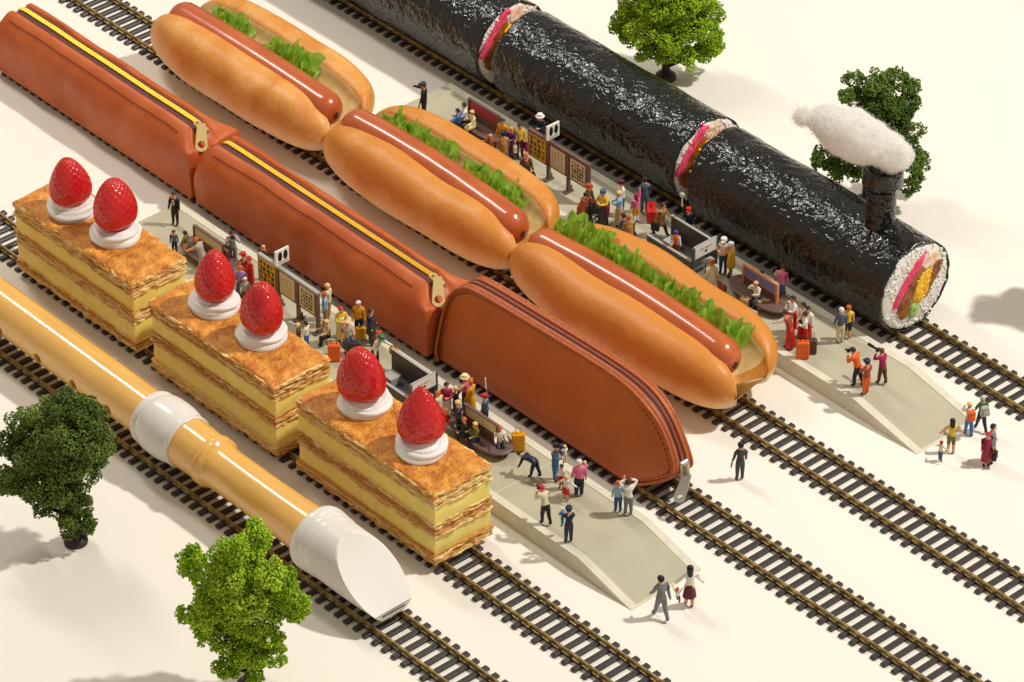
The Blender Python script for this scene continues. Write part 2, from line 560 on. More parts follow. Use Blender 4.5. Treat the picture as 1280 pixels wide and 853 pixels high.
BER = [((91, 265), 1.08, 2.75, .62, 1, (3, -3), 'pastry farthest left', 'plump strawberry, left one on the pastry farthest left'),
       ((146, 297), 1.12, 2.8, .52, 2, (-2, 3), 'pastry farthest left', 'round topped strawberry, right one on the pastry farthest left'),
       ((270, 385), 1.08, 2.75, .66, 3, (2, 2), 'middle pastry', 'pointed strawberry, left one on the middle pastry'),
       ((328, 424), 1.1, 2.8, .55, 4, (-3, -2), 'middle pastry', 'glossy strawberry, right one on the middle pastry'),
       ((455, 509), 1.18, 2.85, .55, 5, (3, 3), 'pastry nearest the recorder mouthpiece', 'round topped strawberry, left one on the pastry nearest the recorder mouthpiece'),
       ((526, 562), 1.18, 2.95, .8, 6, (-2, -2), 'pastry nearest the recorder mouthpiece', 'cone shaped strawberry with a narrow tip, right one on the pastry nearest the recorder mouthpiece')]
for i, (px, w, h, po, sd, ti, where, lab) in enumerate(BER):
    p = dollop(px[0], px[1], sd, 'white whipped cream dollop under the %s strawberry of the %s' % ('right' if i % 2 else 'left', where))
    strawberry(p, w, h, po, sd, ti, lab)
# ------------------------------------------------------------------ leather pencil cases
m_lea = mat('tan_leather', '#b75627', .42, col2='#c86936', vscale=.5, bump=.16, bscale=9, bdist=.04, spec=.28, detail=6)
m_lea_in = mat('purple_brown_zip_tape', '#5a2a26', .6)
m_st = mat('brown_thread', '#8a3a20', .6)
m_gold = mat('brass_zip', '#d6a32a', .4, metal=.7, bump=.1, bscale=20, bdist=.01)
m_gold2 = mat('pale_brass', '#e8c988', .35, metal=.55)
m_chrome = mat('nickel', '#b4ad9c', .32, metal=.75)

def pull_tab(L, w, th, hole):
    """flat rounded tab with a round hole near its end, along +x from 0 to L"""
    n = 40
    out, inn = [], []
    hc = L - w * .62
    for k in range(n):
        a = 2 * math.pi * k / n
        ca, sa = math.cos(a), math.sin(a)
        if ca >= 0:
            p = (L - w * .5 + ca * w * .5, sa * w * .5)
        else:
            t = min(1 / max(abs(ca), 1e-6) * (L - w * .5), (w * .5 / max(abs(sa), 1e-6)) * 30)
            p = (L - w * .5 + ca * t, 0)
            y = sa / abs(ca) * (L - w * .5) if abs(ca) > 1e-6 else w
            wv = w * .36
            if abs(y) <= wv:
                p = (0, y)
            else:
                x = L - w * .5 - wv / abs(sa) * abs(ca)
                p = (max(0, x), math.copysign(min(w * .5, wv + (w * .5 - wv) * max(0, x) / (L - w * .5)), sa))
        out.append(p)
        inn.append((hc + hole * ca, hole * sa))
    rs = [[(x, y, 0) for x, y in inn], [(x, y, 0) for x, y in out], [(x, y, th) for x, y in out], [(x, y, th) for x, y in inn]]
    V, F = rings(rs)
    k = 3 * n
    F += [(k + j, k + (j + 1) % n, (j + 1) % n, j) for j in range(n)]
    return V, F

def slider(parent, m):
    v = merge(bbox(-.42, .42, -.22, .22, -.04, .1, .05), bbox(-.3, .3, -.07, .07, .1, .26, .04), box(-.3, -.22, -.09, .09, .08, .24), box(.22, .3, -.09, .09, .08, .24))
    return obj('slider', v, m, parent)

def soft_case(x0, x1, yc, seed, label):
    """boxy pouch with slanted shoulders and a brass zip along the top"""
    t = thing('pencil_case', label, 'pencil case', ((x0 + x1) / 2, yc, RAIL_TOP), group='leather pencil cases standing on the track as carriages')
    L = x1 - x0
    P = [(-1.62, .02), (-1.68, .5), (-1.7, 1.3), (-1.62, 2.15), (-1.32, 2.72), (-.75, 3.3), (-.52, 3.37), (-.45, 3.34), (-.4, 3.27), (0, 3.26), (.4, 3.27), (.45, 3.34), (.52, 3.37), (.78, 3.3), (1.3, 2.72), (1.6, 2.15), (1.68, 1.3), (1.64, .5), (1.58, .02), (.8, 0), (-.8, 0)]
    N, M = 110, 90
    # piecewise, keep the corners
    Q = list(P)
    Q[3:16] = [(-1.68, 2.2), (-1.66, 2.72), (-1.15, 2.84), (-.62, 2.68), (-.54, 2.64), (-.4, 2.56), (0, 2.52), (.4, 2.56), (.54, 2.64), (.62, 2.68), (1.2, 2.88), (1.72, 2.84), (1.72, 2.2)]
    per, perq = [], []
    for i in range(len(P)):
        a, b = P[i], P[(i + 1) % len(P)]
        d = math.hypot(a[0] - b[0], a[1] - b[1])
        k = max(1, int(d / .12))
        for q in range(k):
            per.append((a[0] + (b[0] - a[0]) * q / k, a[1] + (b[1] - a[1]) * q / k))
            c, d2 = Q[i], Q[(i + 1) % len(P)]
            perq.append((c[0] + (d2[0] - c[0]) * q / k, c[1] + (d2[1] - c[1]) * q / k))
    def relax(q):
        m = len(q)
        for _ in range(5):
            r_ = list(q)
            for i in range(m):
                if q[i][1] > .3 and abs(q[i][0]) > .62:
                    a, c = q[i - 1], q[(i + 1) % m]
                    r_[i] = (q[i][0] * .4 + (a[0] + c[0]) * .3, q[i][1] * .4 + (a[1] + c[1]) * .3)
            q = r_
        return q
    per, perq = relax(per), relax(perq)
    rs = []
    def shape(u, y, z, yq=None, zq=None):
        """u 0..1 along the case"""
        x = -L / 2 + L * u
        e = min(u, 1 - u) * L                         # distance to the nearer end
        end1 = max(0, 1 - (1 - u) * L / 1.5)
        end0 = max(0, 1 - u * L / 1.0)
        top = max(0, min(1, (z - 1.6) / 1.8))
        mid = max(0, 1 - abs(y) / .75) * top
        side = min(1, max(0, abs(y) - .55) / .7) * top
        sm = end1 * end1 * (3 - 2 * end1)
        if yq is None: yq, zq = y, z - .73
        z2 = z + (zq - z) * sm - mid * .35 * end0 ** 1.5 - .05 * side * end0
        y2 = y + (yq - y) * sm
        # boxed corner: the end of the bag stands nearly straight
        x2 = x - sm * .22 * max(0, 1 - abs(yq) / 1.3) * top + (end0 ** 3) * .42 * top
        wall = 1 - top
        n1 = fbm(x * .33 + seed, y * .25, z * .4, 1.0, 2)
        n2 = fbm(x * .9 + seed * 2, y, z * .9, 1.0, 3)
        q = min(1, e / .8)
        puff = .2 * nz(x * .32 + seed, y * .12, z * .3) + .07 * nz(x * .7 + seed, y * .2, z * .55)
        if z > 3.2 and abs(y) < .52:
            puff *= .2
        sg = -1 if y < 0 else 1
        if z > .25:
            y2 += sg * (puff * (1 - .6 * top) + .05 * math.sin(math.pi * min(1, z / 3.6)) * q)
            z2 += top * .12 * nz(x * .35 + seed, sg * .4, 3.3) * (0.35 if abs(y) < .52 else 1)
        return Vector((x2, y2, z2))
    us = [0.0] + [(.5 - .5 * math.cos(math.pi * i / N)) * .6 + .4 * i / N for i in range(1, N)] + [1.0]
    for u in us:
        rs.append([shape(u, y, z, yq, zq) for (y, z), (yq, zq) in zip(per, perq)])
    # end walls: shrink to an inner ring, slightly pushed in
    def endring(ring, s, dx):
        c = Vector((0, 0, 0))
        for p in ring: c += p
        c /= len(ring)
        return [Vector((p.x + dx, c.y + (p.y - c.y) * s, c.z + (p.z - c.z) * s)) for p in ring]
    rs = [endring(rs[0], .55, .02), endring(rs[0], .93, -.05)] + rs + [endring(rs[-1], .93, .06), endring(rs[-1], .5, .0)]
    b = obj('leather_body', rings(rs, True, True), m_lea, t, True)
    b.data.set_sharp_from_angle(angle=R(50))
    # dark lining strip with the zip teeth
    def top_line(y, dz, u0=.02, u1=.965, n=120):
        out = []
        for i in range(n + 1):
            u = u0 + (u1 - u0) * i / n
            p = shape(u, 0, 3.27)
            out.append(Vector((p.x, y, p.z + dz)))
        return out
    a, c, d_, e_ = top_line(-.4, .02), top_line(-.3, .05), top_line(.3, .05), top_line(.38, .02)
    V, F = rings([a, c, d_, e_], closed=False)
    obj('lining_strip', (V, F), m_lea_in, t)
    zp = top_line(0, .08, .02, .93, 240)
    teeth = []
    for i in range(0, len(zp) - 1):
        p = zp[i]
        teeth.append(hexa(p.x - .024, p.x + .024, -.145, .145, p.z - .01, p.z + .05 + .012 * (i % 2), .01))
    o = obj('zip_teeth', merge(*teeth), m_gold, t)
    o['kind'] = 'stuff'
    st = []
    for sy in (-1,):
        for i in range(64):
            u = .05 + .86 * i / 64
            p, q = shape(u, sy * .98, 3.08), shape(u + .0088, sy * .98, 3.08)
            for w_ in (p, q):
                w_.z += .0
            st.append(tube([p + Vector((0, sy * .01, .012)), (p + q) / 2 + Vector((0, sy * .015, .022)), q + Vector((0, sy * .01, .006))], .03, 5))
    o = obj('stitching', merge(*st), mat('rust_thread', '#7d3418', .6), t, True)
    o['kind'] = 'stuff'
    # slider and pull
    p = shape(.945, 0, 3.27)
    sl_ = slider(t, m_gold2)
    sl_.location = (p.x, 0, p.z + .16)
    sl_.rotation_euler = (0, R(14), 0)
    pt = obj('zip_pull', pull_tab(1.55, .62, .11, .2), m_gold2, t)
    pt.location = (p.x + .12, -.04, p.z + .42)
    pt.rotation_euler = Vector((.6, -.5, -.55)).to_track_quat('X', 'Z').to_euler()
    # end seam
    e1 = [shape(1, 0, 3.2) + Vector((.03, 0, .05)), shape(1, 0, 2.6) + Vector((.08, 0, -.2)), Vector((L / 2 + .075, 0, .9))]
    obj('end_seam', tube(e1, .035, 6), m_st, t)
    return t
soft_case(-36.6, -19.7, -2.72, 2, 'soft tan leather pencil case with brass zip, farther one at the top left')
soft_case(-19.25, -1.35, -2.72, 8, 'soft tan leather pencil case with brass zip and long pull, middle of the three')

def round_case():
    x0, x1 = -.95, 14.7
    t = thing('pencil_case', 'smooth chestnut leather pencil case with rounded ends and brown zip, nearest the viewer', 'pencil case', (0, 0, RAIL_TOP), group='leather pencil cases standing on the track as carriages')
    # outline in x,z of the side panel, from the bottom left round over the top
    O = [(-.75, .02), (-.98, .5), (-1.02, 2.0), (-.98, 2.9), (-.72, 3.65), (-.1, 4.18), (.8, 4.36), (2.5, 4.45), (5, 4.52), (8, 4.6), (10.0, 4.6), (11.4, 4.48), (12.5, 4.15), (13.4, 3.55), (14.1, 2.65), (14.5, 1.8), (14.5, 1.25), (14.0, .75), (13.3, .32), (12.5, .02)]
    dense = []
    for i in range(len(O) - 1):
        a, b, c, d = [Vector((*O[max(0, min(len(O) - 1, i + q))], 0)) for q in (-1, 0, 1, 2)]
        k = max(2, int((c - b).length / .13))
        for q in range(k):
            s = q / k
            dense.append(.5 * (2 * b + (c - a) * s + (2 * a - 5 * b + 4 * c - d) * s * s + (3 * b - a - 3 * c + d) * s ** 3))
    dense.append(Vector((*O[-1], 0)))
    n = len(dense)
    nr = []
    for i in range(n):
        d = dense[min(n - 1, i + 1)] - dense[max(0, i - 1)]
        nr.append(Vector((-d.y, d.x, 0)).normalized())
    def pin(x):
        k = min(1, max(0, (x - 11.6) / 3.0))
        return 1 - .52 * k * k * (3 - 2 * k)
    yn = lambda z, x: -2.45 + pin(x) * (-1.53 + 1.1 * min(1, max(0, z / 4.6)) ** 1.2)
    yf = lambda z, x: -2.45 + pin(x) * (1.3 - .72 * min(1, max(0, z / 4.6)) ** 1.2)
    C = Vector((7, 1.9, 0))
    def panel(yfn, sg):
        rs = []
        for s in (1.0, .985, .96, .92, .85, .75, .6, .45, .3, .15, .02):
            ring = []
            for i in range(n):
                p = C + (dense[i] - C) * s
                bulge = (.34 * (1 - s ** 3) + .05 * fbm(p.x * .3, p.y * .4, sg * 3, 1, 3) * (1 - s)) * sg
                ring.append((p.x, yfn(p.y, p.x) + bulge, max(p.y, .02)))
            rs.append(ring)
        return rings(rs, False, True)
    a, b = panel(yn, -1), panel(yf, 1)
    b = (b[0], [tuple(reversed(f)) for f in b[1]])
    base = box(-.75, 12.4, -3.9, -1.2, .0, .03)
    obj('leather_body', merge((a[0], [tuple(reversed(f)) for f in a[1]]), (b[0], [tuple(reversed(f)) for f in b[1]]), base), m_lea2, t, True).data.set_sharp_from_angle(angle=R(60))
    def band(prof):
        """prof: (fraction across, height off the outline)"""
        rs = []
        for f, h in prof:
            rs.append([Vector((dense[i].x + nr[i].x * h, yn(dense[i].y, dense[i].x) + (yf(dense[i].y, dense[i].x) - yn(dense[i].y, dense[i].x)) * f, dense[i].y + nr[i].y * h)) for i in range(n)])
        return rings(rs, closed=False)
    def rev(v): return v[0], [tuple(reversed(q)) for q in v[1]]
    obj('leather_binding', band([(-.06, -.12), (-.1, -.02), (-.05, .06), (.02, .06), (.05, -.01), (.09, -.01), (.12, .06), (.24, .085), (.28, .05), (.3, -.07)]), m_lea3, t, True)
    obj('leather_binding', band([(.7, -.05), (.71, .05), (.75, .075), (.87, .05), (.9, 0), (.95, .01), (.97, .05), (1.05, .05), (1.1, -.02), (1.06, -.12)]), m_lea3, t, True)
    obj('zip_tape', band([(.28, -.05), (.36, .0), (.42, -.01), (.58, -.01), (.64, .0), (.72, -.05)]), m_tape, t, True)
    tt, st = [], []
    acc = 0
    for i in range(4, n - 3):
        p, q = dense[i], nr[i]
        y0 = yn(p.y, p.x); w = yf(p.y, p.x) - y0
        for s in (0, .5):
            pp = p.lerp(dense[i + 1], s)
            z0 = Vector((pp.x, y0 + w * .42, pp.y)) + Vector((q.x, 0, q.y)) * .02
            z1 = Vector((pp.x, y0 + w * .58, pp.y)) + Vector((q.x, 0, q.y)) * .02
            tt.append(tube([z0, z1], .034, 5))
        if i % 2 == 0:
            for sgn, yy in ((-1, yn), (1, yf)):
                k0 = C + (p - C) * 1.0 - q * .27
                k1 = C + (dense[i + 1] - C) * 1.0 - q * .27
                st.append(tube([(k0.x, yy(k0.y, k0.x) + sgn * .035, k0.y), (k1.x, yy(k1.y, k1.x) + sgn * .035, k1.y)], .036, 5))
    o = obj('zip_teeth', merge(*tt), m_tape2, t, True); o['kind'] = 'stuff'
    o = obj('stitching', merge(*st), mat('dark_thread', '#6b2a12', .6), t, True); o['kind'] = 'stuff'
    i = min(range(n), key=lambda k: abs(dense[k].y - 1.35) + (0 if dense[k].x > 10 else 99))
    p = dense[i]
    ym = (yn(p.y, p.x) + yf(p.y, p.x)) / 2
    s_ = slider(t, m_chrome)
    s_.scale = (1.25, 1.25, 1.25)
    s_.location = (p.x + .1, ym, p.y)
    s_.rotation_euler = (0, R(80), 0)
    pt = obj('zip_pull', pull_tab(1.5, .55, .1, .12), m_chrome, t)
    pt.location = (p.x + .32, ym, p.y - .15)
    pt.rotation_euler = Vector((.38, -.72, -.42)).to_track_quat('X', 'Z').to_euler()
m_lea2 = mat('chestnut_leather', '#b3561f', .4, col2='#bd5f25', vscale=.4, bump=.1, bscale=14, bdist=.02, spec=.4)
m_lea3 = mat('chestnut_edge', '#bd6430', .5, col2='#a34e22', vscale=6, bump=.3, bscale=14, bdist=.03)
m_tape = mat('brown_zip_tape', '#6e3020', .55, bump=.2, bscale=20, bdist=.01)
m_tape2 = mat('brown_zip_teeth', '#8f4a34', .3)
round_case()

# ------------------------------------------------------------------ hot dogs
m_bun = None
def bun_material():
    m = bpy.data.materials.new('bun_crust')
    m.use_nodes = True
    nt = m.node_tree
    b = nt.nodes['Principled BSDF']
    b.inputs['Roughness'].default_value = .42
    b.inputs['Specular IOR Level'].default_value = .35
    b.inputs['Subsurface Weight'].default_value = .12
    b.inputs['Subsurface Radius'].default_value = (.3, .15, .06)
    b.inputs['Subsurface Scale'].default_value = .5
    tc = nt.nodes.new('ShaderNodeTexCoord')
    at_ = nt.nodes.new('ShaderNodeAttribute'); at_.attribute_name = 'bake'
    n = nt.nodes.new('ShaderNodeTexNoise'); n.inputs['Scale'].default_value = .55; n.inputs['Detail'].default_value = 5
    nt.links.new(tc.outputs['Object'], n.inputs['Vector'])
    ma = nt.nodes.new('ShaderNodeMath'); ma.operation = 'MULTIPLY_ADD'; ma.inputs[1].default_value = .55; 
    nf = nt.nodes.new('ShaderNodeTexNoise'); nf.inputs['Scale'].default_value = 5; nf.inputs['Detail'].default_value = 6
    nt.links.new(tc.outputs['Object'], nf.inputs['Vector'])
    mb = nt.nodes.new('ShaderNodeMath'); mb.operation = 'MULTIPLY_ADD'; mb.inputs[1].default_value = .2; mb.inputs[2].default_value = -.1
    nt.links.new(nf.outputs['Fac'], mb.inputs[0])
    mc = nt.nodes.new('ShaderNodeMath'); mc.operation = 'ADD'
    nt.links.new(mb.outputs[0], mc.inputs[0]); nt.links.new(at_.outputs['Fac'], mc.inputs[1])
    nt.links.new(n.outputs['Fac'], ma.inputs[0]); nt.links.new(mc.outputs[0], ma.inputs[2])
    r = nt.nodes.new('ShaderNodeValToRGB')
    e = r.color_ramp.elements
    e[0].position, e[0].color = .22, (*lin('#f3dcae'), 1)
    e[1].position, e[1].color = 1.15 / 1.3, (*lin('#d08638'), 1)
    k = e.new(.42); k.color = (*lin('#f1cf9a'), 1)
    k = e.new(.66); k.color = (*lin('#e5ac62'), 1)
    nt.links.new(ma.outputs[0], r.inputs[0]); nt.links.new(r.outputs[0], b.inputs['Base Color'])
    n2 = nt.nodes.new('ShaderNodeTexNoise'); n2.inputs['Scale'].default_value = 3.5; n2.inputs['Detail'].default_value = 8
    nt.links.new(tc.outputs['Object'], n2.inputs['Vector'])
    vo = nt.nodes.new('ShaderNodeTexVoronoi'); vo.inputs['Scale'].default_value = 2.2
    nt.links.new(tc.outputs['Object'], vo.inputs['Vector'])
    mr = nt.nodes.new('ShaderNodeMapRange'); mr.inputs[1].default_value = .0; mr.inputs[2].default_value = .09; mr.inputs[3].default_value = .5; mr.inputs[4].default_value = 0
    nt.links.new(vo.outputs['Distance'], mr.inputs[0])
    ad = nt.nodes.new('ShaderNodeMath'); ad.operation = 'ADD'
    nt.links.new(n2.outputs['Fac'], ad.inputs[0]); nt.links.new(mr.outputs[0], ad.inputs[1])
    bp = nt.nodes.new('ShaderNodeBump'); bp.inputs['Strength'].default_value = .4; bp.inputs['Distance'].default_value = .05
    nt.links.new(ad.outputs[0], bp.inputs['Height']); nt.links.new(bp.outputs[0], b.inputs['Normal'])
    return m
m_bun = bun_material()
m_crumb = mat('bread_crumb', '#e6cd90', .75, col2='#d9b76e', vscale=2.5, bump=.35, bscale=9, bdist=.05, sss=.15)
m_saus = mat('sausage_skin', '#b04e1e', .24, col2='#c4622c', vscale=.8, spec=.5, coat=.55, bump=.06, bscale=3, bdist=.05, sss=.08, stretch=(.5, 1.5, 1.5))
m_sausend = mat('sausage_end', '#4a2416', .5)
m_let = mat('lettuce_leaf', '#76b026', .35, col2='#b4d654', vscale=1.8, bump=.3, bscale=6, bdist=.04, spec=.5)
_nt = m_let.node_tree
_tr = _nt.nodes.new('ShaderNodeBsdfTranslucent'); _tr.inputs[0].default_value = (.42, .62, .06, 1)
_mx = _nt.nodes.new('ShaderNodeMixShader'); _mx.inputs[0].default_value = .35
_nt.links.new(_nt.nodes['Principled BSDF'].outputs[0], _mx.inputs[1]); _nt.links.new(_tr.outputs[0], _mx.inputs[2])
_nt.links.new(_mx.outputs[0], _nt.nodes['Material Output'].inputs[0])
b_ = m_let.node_tree.nodes['Principled BSDF']
b_.inputs['Transmission Weight'].default_value = 0

SECT = [(3.45, 3.12), (3.05, 3.42), (2.45, 3.42), (1.8, 3.08), (1.38, 2.38), (1.26, 1.55), (1.55, .85), (2.1, .38), (3.0, .12), (4.4, .04), (5.8, .12), (6.7, .42), (7.35, .95), (7.72, 1.65), (7.78, 2.3), (7.45, 2.85), (6.95, 3.12), (6.4, 3.14), (6.0, 2.95), (5.7, 2.4), (5.2, 1.95), (4.6, 1.7), (4.0, 1.8), (3.55, 2.4)]
def hot_dog(x0, x1, sx0, sx1, seed, ns, label, lettuce, squash=1.0):
    yc = 4.4
    t = thing('hot_dog', label, 'hot dog', ((x0 + x1) / 2, yc, RAIL_TOP), group='hot dogs standing on the track as carriages')
    L = x1 - x0
    M, N = 96, 130
    loop = smooth_loop([(y, z, 0) for y, z in SECT], M)
    rs, bake, fm = [], [], []
    zT = lambda y: 1.35
    for i in range(N + 1):
        t_ = -1 + 2 * i / N
        t_ = math.sin(t_ * math.pi / 2) * .55 + t_ * .45
        s = max(.0, 1 - abs(t_) ** 4.8) ** .46
        ring = []
        for j, p in enumerate(loop):
            y, z = p.x, p.y
            w = max(0, min(1, (y - 3.4) / 2.6))
            w = w * w * (3 - 2 * w)
            yt = 2.85 + (6.0 - .45 * abs(t_) ** 3 - 2.85) * w
            valley = 1 - abs(2 * w - 1)
            zt = 1.45 - .55 * valley
            s2 = s ** (1 + .9 * valley)
            shrink = .10 * abs(t_) ** 2.2
            wv = 1 + .06 * nz(t_ * 2.2 + seed, 3 * w, seed, 1) 
            y2 = yt + (y - yt) * s2 * wv + (yc - y) * shrink
            z2 = zt + (z - zt) * s2 * (1 + .07 * nz(t_ * 1.8 + seed * 3, w * 2, 1))
            x = L / 2 * t_ * (1 - .0 * valley) - math.copysign(valley ** 1.3 * max(0, abs(t_) - .72) * 5.0 + .35 * w * abs(t_) ** 3, t_)
            nn = .07 * nz(x * .3 + seed, y2 * .3, z2 * .3) + .012 * fbm(x * 1.6 + seed, y2 * 1.6, z2 * 1.6, 1, 3) - (.05 if ns < -.05 else .015) * math.exp(-((x - L * (.5 - .83 * ((seed % 3) + 1) / 3)) / .13 + .5 * nz(y2, z2, seed)) ** 2) * (w < .5)
            d = Vector((0, y - 4.4, z - 1.2)); d.normalize()
            ring.append((x, y2 - yc + d.y * nn, max(0, z2 + d.z * nn)))
            # baked colour: deepest on top of the lobes, pale near the base and next to the cut
            bk = .02 + .62 * max(0, min(1, (z - .45) / 2.0)) - .25 * max(0, abs(t_) - .9) * 8 * .5 - (.18 if j in (0, 1, M - 1) else 0)
            bake.append(max(0, bk + ns))
        rs.append(ring)
    V, F = rings(rs, True, True)
    # the cut faces are crumb: loop indices past the far inner rim
    iy = [j for j in range(M) if loop[j].y < 2.93 and 3.3 < loop[j].x < 6.1 and loop[j].y > 1.2]
    cs = set(iy)
    fm = [1 if (f[0] % M in cs and len(f) == 4 and .05 * N < f[0] // M < .93 * N) else 0 for f in F]
    me = mesh('bun', (V, F), [m_bun, m_crumb], True, fm)
    a = me.attributes.new('bake', 'FLOAT', 'POINT')
    a.data.foreach_set('value', bake)
    link('bun', me, t)
    # sausage: a thing of its own would slide out, so it stays separate
    cx = (x0 + x1) / 2
    pts, rad = [], []
    K = 60
    for i in range(K + 1):
        u = i / K
        uu = .5 - .5 * math.cos(math.pi * u) if False else u
        x = sx0 + (sx1 - sx0) * uu
        d = min(x - sx0, sx1 - x)
        d = max(d, 0)
        r = .93 * max(0, 1 - max(0, 1 - d / .9) ** 2.3) ** .5 if d < .9 else .93
        r = max(r, .1)
        if 0 < i < K: pass
        pts.append((x, 3.78 + .10 * math.sin(u * math.pi), 2.72 + .12 * math.sin(u * 3.1 + seed) - .18 * (2 * u - 1) ** 2))
        rad.append(r * (1 + .02 * nz(x * .6, seed, 0)))
    # denser ends
    e0, e1 = [], []
    for q in (.0, .02, .06, .13, .25, .42, .65):
        e0.append(q)
    P2, R2 = [], []
    for q in e0:
        P2.append(Vector((sx0 + q, pts[0][1], pts[0][2]))); R2.append(max(.06, .93 * (1 - (1 - q / .95) ** 2.2) ** .5))
    for p, r in zip(pts, rad):
        if sx0 + .8 < p[0] < sx1 - .8:
            P2.append(Vector(p)); R2.append(r)
    for q in reversed(e0):
        P2.append(Vector((sx1 - q, pts[-1][1], pts[-1][2]))); R2.append(max(.06, .93 * (1 - (1 - q / .95) ** 2.2) ** .5))
    so = obj('sausage', tube(P2, R2, 40), m_saus, None, True, loc=(0, 0, RAIL_TOP))
    tag(so, 'shiny red brown sausage in the ' + label.split(',')[0].replace('hot dog', 'bun') + ', ' + label.split(', ')[1], 'sausage', 'sausages in the buns')
    pk = []
    rnd = random.Random(seed)
    for k in range(9):
        a = 2 * math.pi * k / 9
        pk.append(tube([(.015, 0, 0), (.03, .1 * math.cos(a), .1 * math.sin(a)), (-.06, .26 * math.cos(a), .26 * math.sin(a))], [.03, .035, .01], 5))
    pk.append(ell((.0, 0, 0), (.05, .09, .09), 10, 6))
    obj('puckered_end', merge(*pk), m_sausend, so, True, loc=(sx1 + .0, pts[-1][1], pts[-1][2]))
    # lettuce
    for n, (u0, u1, hgt, sd) in enumerate(lettuce):
        parts = []
        for layer in range(3):
            NU, NV = int((u1 - u0) * 42), 14
            V, F = [], []
            for i in range(NU + 1):
                x = u0 + (u1 - u0) * i / NU
                e = min(1, min(x - u0, u1 - x) / .5)
                hh = 1.18 * hgt * (.55 + .45 * e) * (.78 + .5 * fbm(x * .8, sd, layer * 3.3, 1, 3)) * (1, .86, .7)[layer]
                for j in range(NV + 1):
                    v = j / NV
                    ph = sd + layer * 2.1
                    # three generations of ruffles, finer towards the rim
                    xx = x + .25 * nz(x * .9, ph, 1)
                    f1 = math.sin(xx * 3.1 + ph) * .30 * v
                    f2 = math.sin(xx * 8.3 + ph * 2 + 1.3 * math.sin(xx * 2.2)) * .20 * v ** 1.6
                    f3 = math.sin(xx * 19 + ph * 3 + 1.6 * math.sin(xx * 5)) * .11 * max(0, v - .35) * 1.5
                    lob = .5 + .5 * math.sin(xx * 6.1 + ph * 4 + 1.5 * nz(x * 1.3, ph, 2))
                    tooth = (.20 * lob + .13 * math.sin(xx * 23 + ph * 5) + .20 * nz(x * 7, ph, layer)) * max(0, v - .45) * 1.6
                    V.append((x + .16 * v * math.cos(xx * 8.3 + ph * 2) + .07 * v * math.cos(xx * 19 + ph), 4.72 + layer * .3 + v * (.30 + .16 * layer) + f1 + f2 + f3, 2.35 + hh * (v ** .85) * 1.15 + tooth * hgt - .10 * v * v * math.sin(xx * 8.3 + ph * 2 + 1)))
            for i in range(NU):
                for j in range(NV):
                    q = i * (NV + 1) + j
                    F.append((q, q + NV + 1, q + NV + 2, q + 1))
            parts.append((V, F))
        lo = obj('lettuce_leaf', merge(*parts), m_let, None, True, loc=(0, 0, RAIL_TOP))
        tag(lo, 'frilly green lettuce in the ' + label.split(',')[0].replace('hot dog', 'bun') + ', ' + ('left piece, ' if n == 0 and len(lettuce) > 1 else 'right piece, ' if len(lettuce) > 1 else '') + label.split(', ')[1], 'lettuce', 'lettuce leaves in the buns')
hot_dog(-31.9, -17.3, -31.2, -17.75, 3, -.10, 'pale crusted hot dog, farthest left of the three', [(-29.8, -26.8, .62, 4.1), (-25.2, -21.4, .8, 1.3)])
hot_dog(-17.45, -3.0, -16.9, -3.4, 7, -.02, 'golden crusted hot dog, middle of the three', [(-15.6, -10.6, .82, 2.2), (-9.4, -5.2, .8, 5.5)])
hot_dog(-3.25, 12.45, -2.65, 11.55, 12, .08, 'deep golden hot dog, nearest the viewer', [(-2.4, 4.15, 1.05, 9.4), (3.9, 10.6, .92, 3.7)])
# ------------------------------------------------------------------ seaweed rolls
def nori_material():
    m = mat('seaweed_sheet', '#050606', .2, col2='#100d0a', vscale=1.1, spec=.7, detail=6)
    nt = m.node_tree
    b = nt.nodes['Principled BSDF']
    tc = nt.nodes.new('ShaderNodeTexCoord')
    hs = []
    for sc, st in ((1.0, 1.0), (2.5, .6), (4.8, .24)):
        n = nt.nodes.new('ShaderNodeTexNoise')
        n.inputs['Scale'].default_value = sc
        n.inputs['Detail'].default_value = 1
        n.inputs['Distortion'].default_value = .9
        nt.links.new(tc.outputs['Object'], n.inputs['Vector'])
        mu = nt.nodes.new('ShaderNodeMath'); mu.operation = 'MULTIPLY'; mu.inputs[1].default_value = st
        nt.links.new(n.outputs['Fac'], mu.inputs[0]); hs.append(mu.outputs[0])
    s = hs[0]
    for h in hs[1:]:
        a = nt.nodes.new('ShaderNodeMath'); a.operation = 'ADD'
        nt.links.new(s, a.inputs[0]); nt.links.new(h, a.inputs[1]); s = a.outputs[0]
    bp = nt.nodes.new('ShaderNodeBump'); bp.inputs['Strength'].default_value = .95; bp.inputs['Distance'].default_value = .17
    nt.links.new(s, bp.inputs['Height']); nt.links.new(bp.outputs[0], b.inputs['Normal'])
    n = nt.nodes.new('ShaderNodeTexNoise'); n.inputs['Scale'].default_value = 1.8; n.inputs['Detail'].default_value = 6
    nt.links.new(tc.outputs['Object'], n.inputs['Vector'])
    mr = nt.nodes.new('ShaderNodeMapRange'); mr.inputs[1].default_value = .35; mr.inputs[2].default_value = .7; mr.inputs[3].default_value = .09; mr.inputs[4].default_value = .26
    nt.links.new(n.outputs['Fac'], mr.inputs[0]); nt.links.new(mr.outputs[0], b.inputs['Roughness'])
    return m
m_nori = nori_material()
m_rice = mat('rice_grain', '#efe9e0', .4, col2='#e2dbd0', vscale=3, sss=.3, sscol=(.2, .18, .15), spec=.5)
m_pink = mat('pink_fish_flake', '#e0355f', .55, col2='#f0587c', vscale=6, bump=.6, bscale=16, bdist=.05)
m_egg = mat('yellow_egg', '#efb011', .45, col2='#f6c62c', vscale=4, bump=.5, bscale=8, bdist=.06)
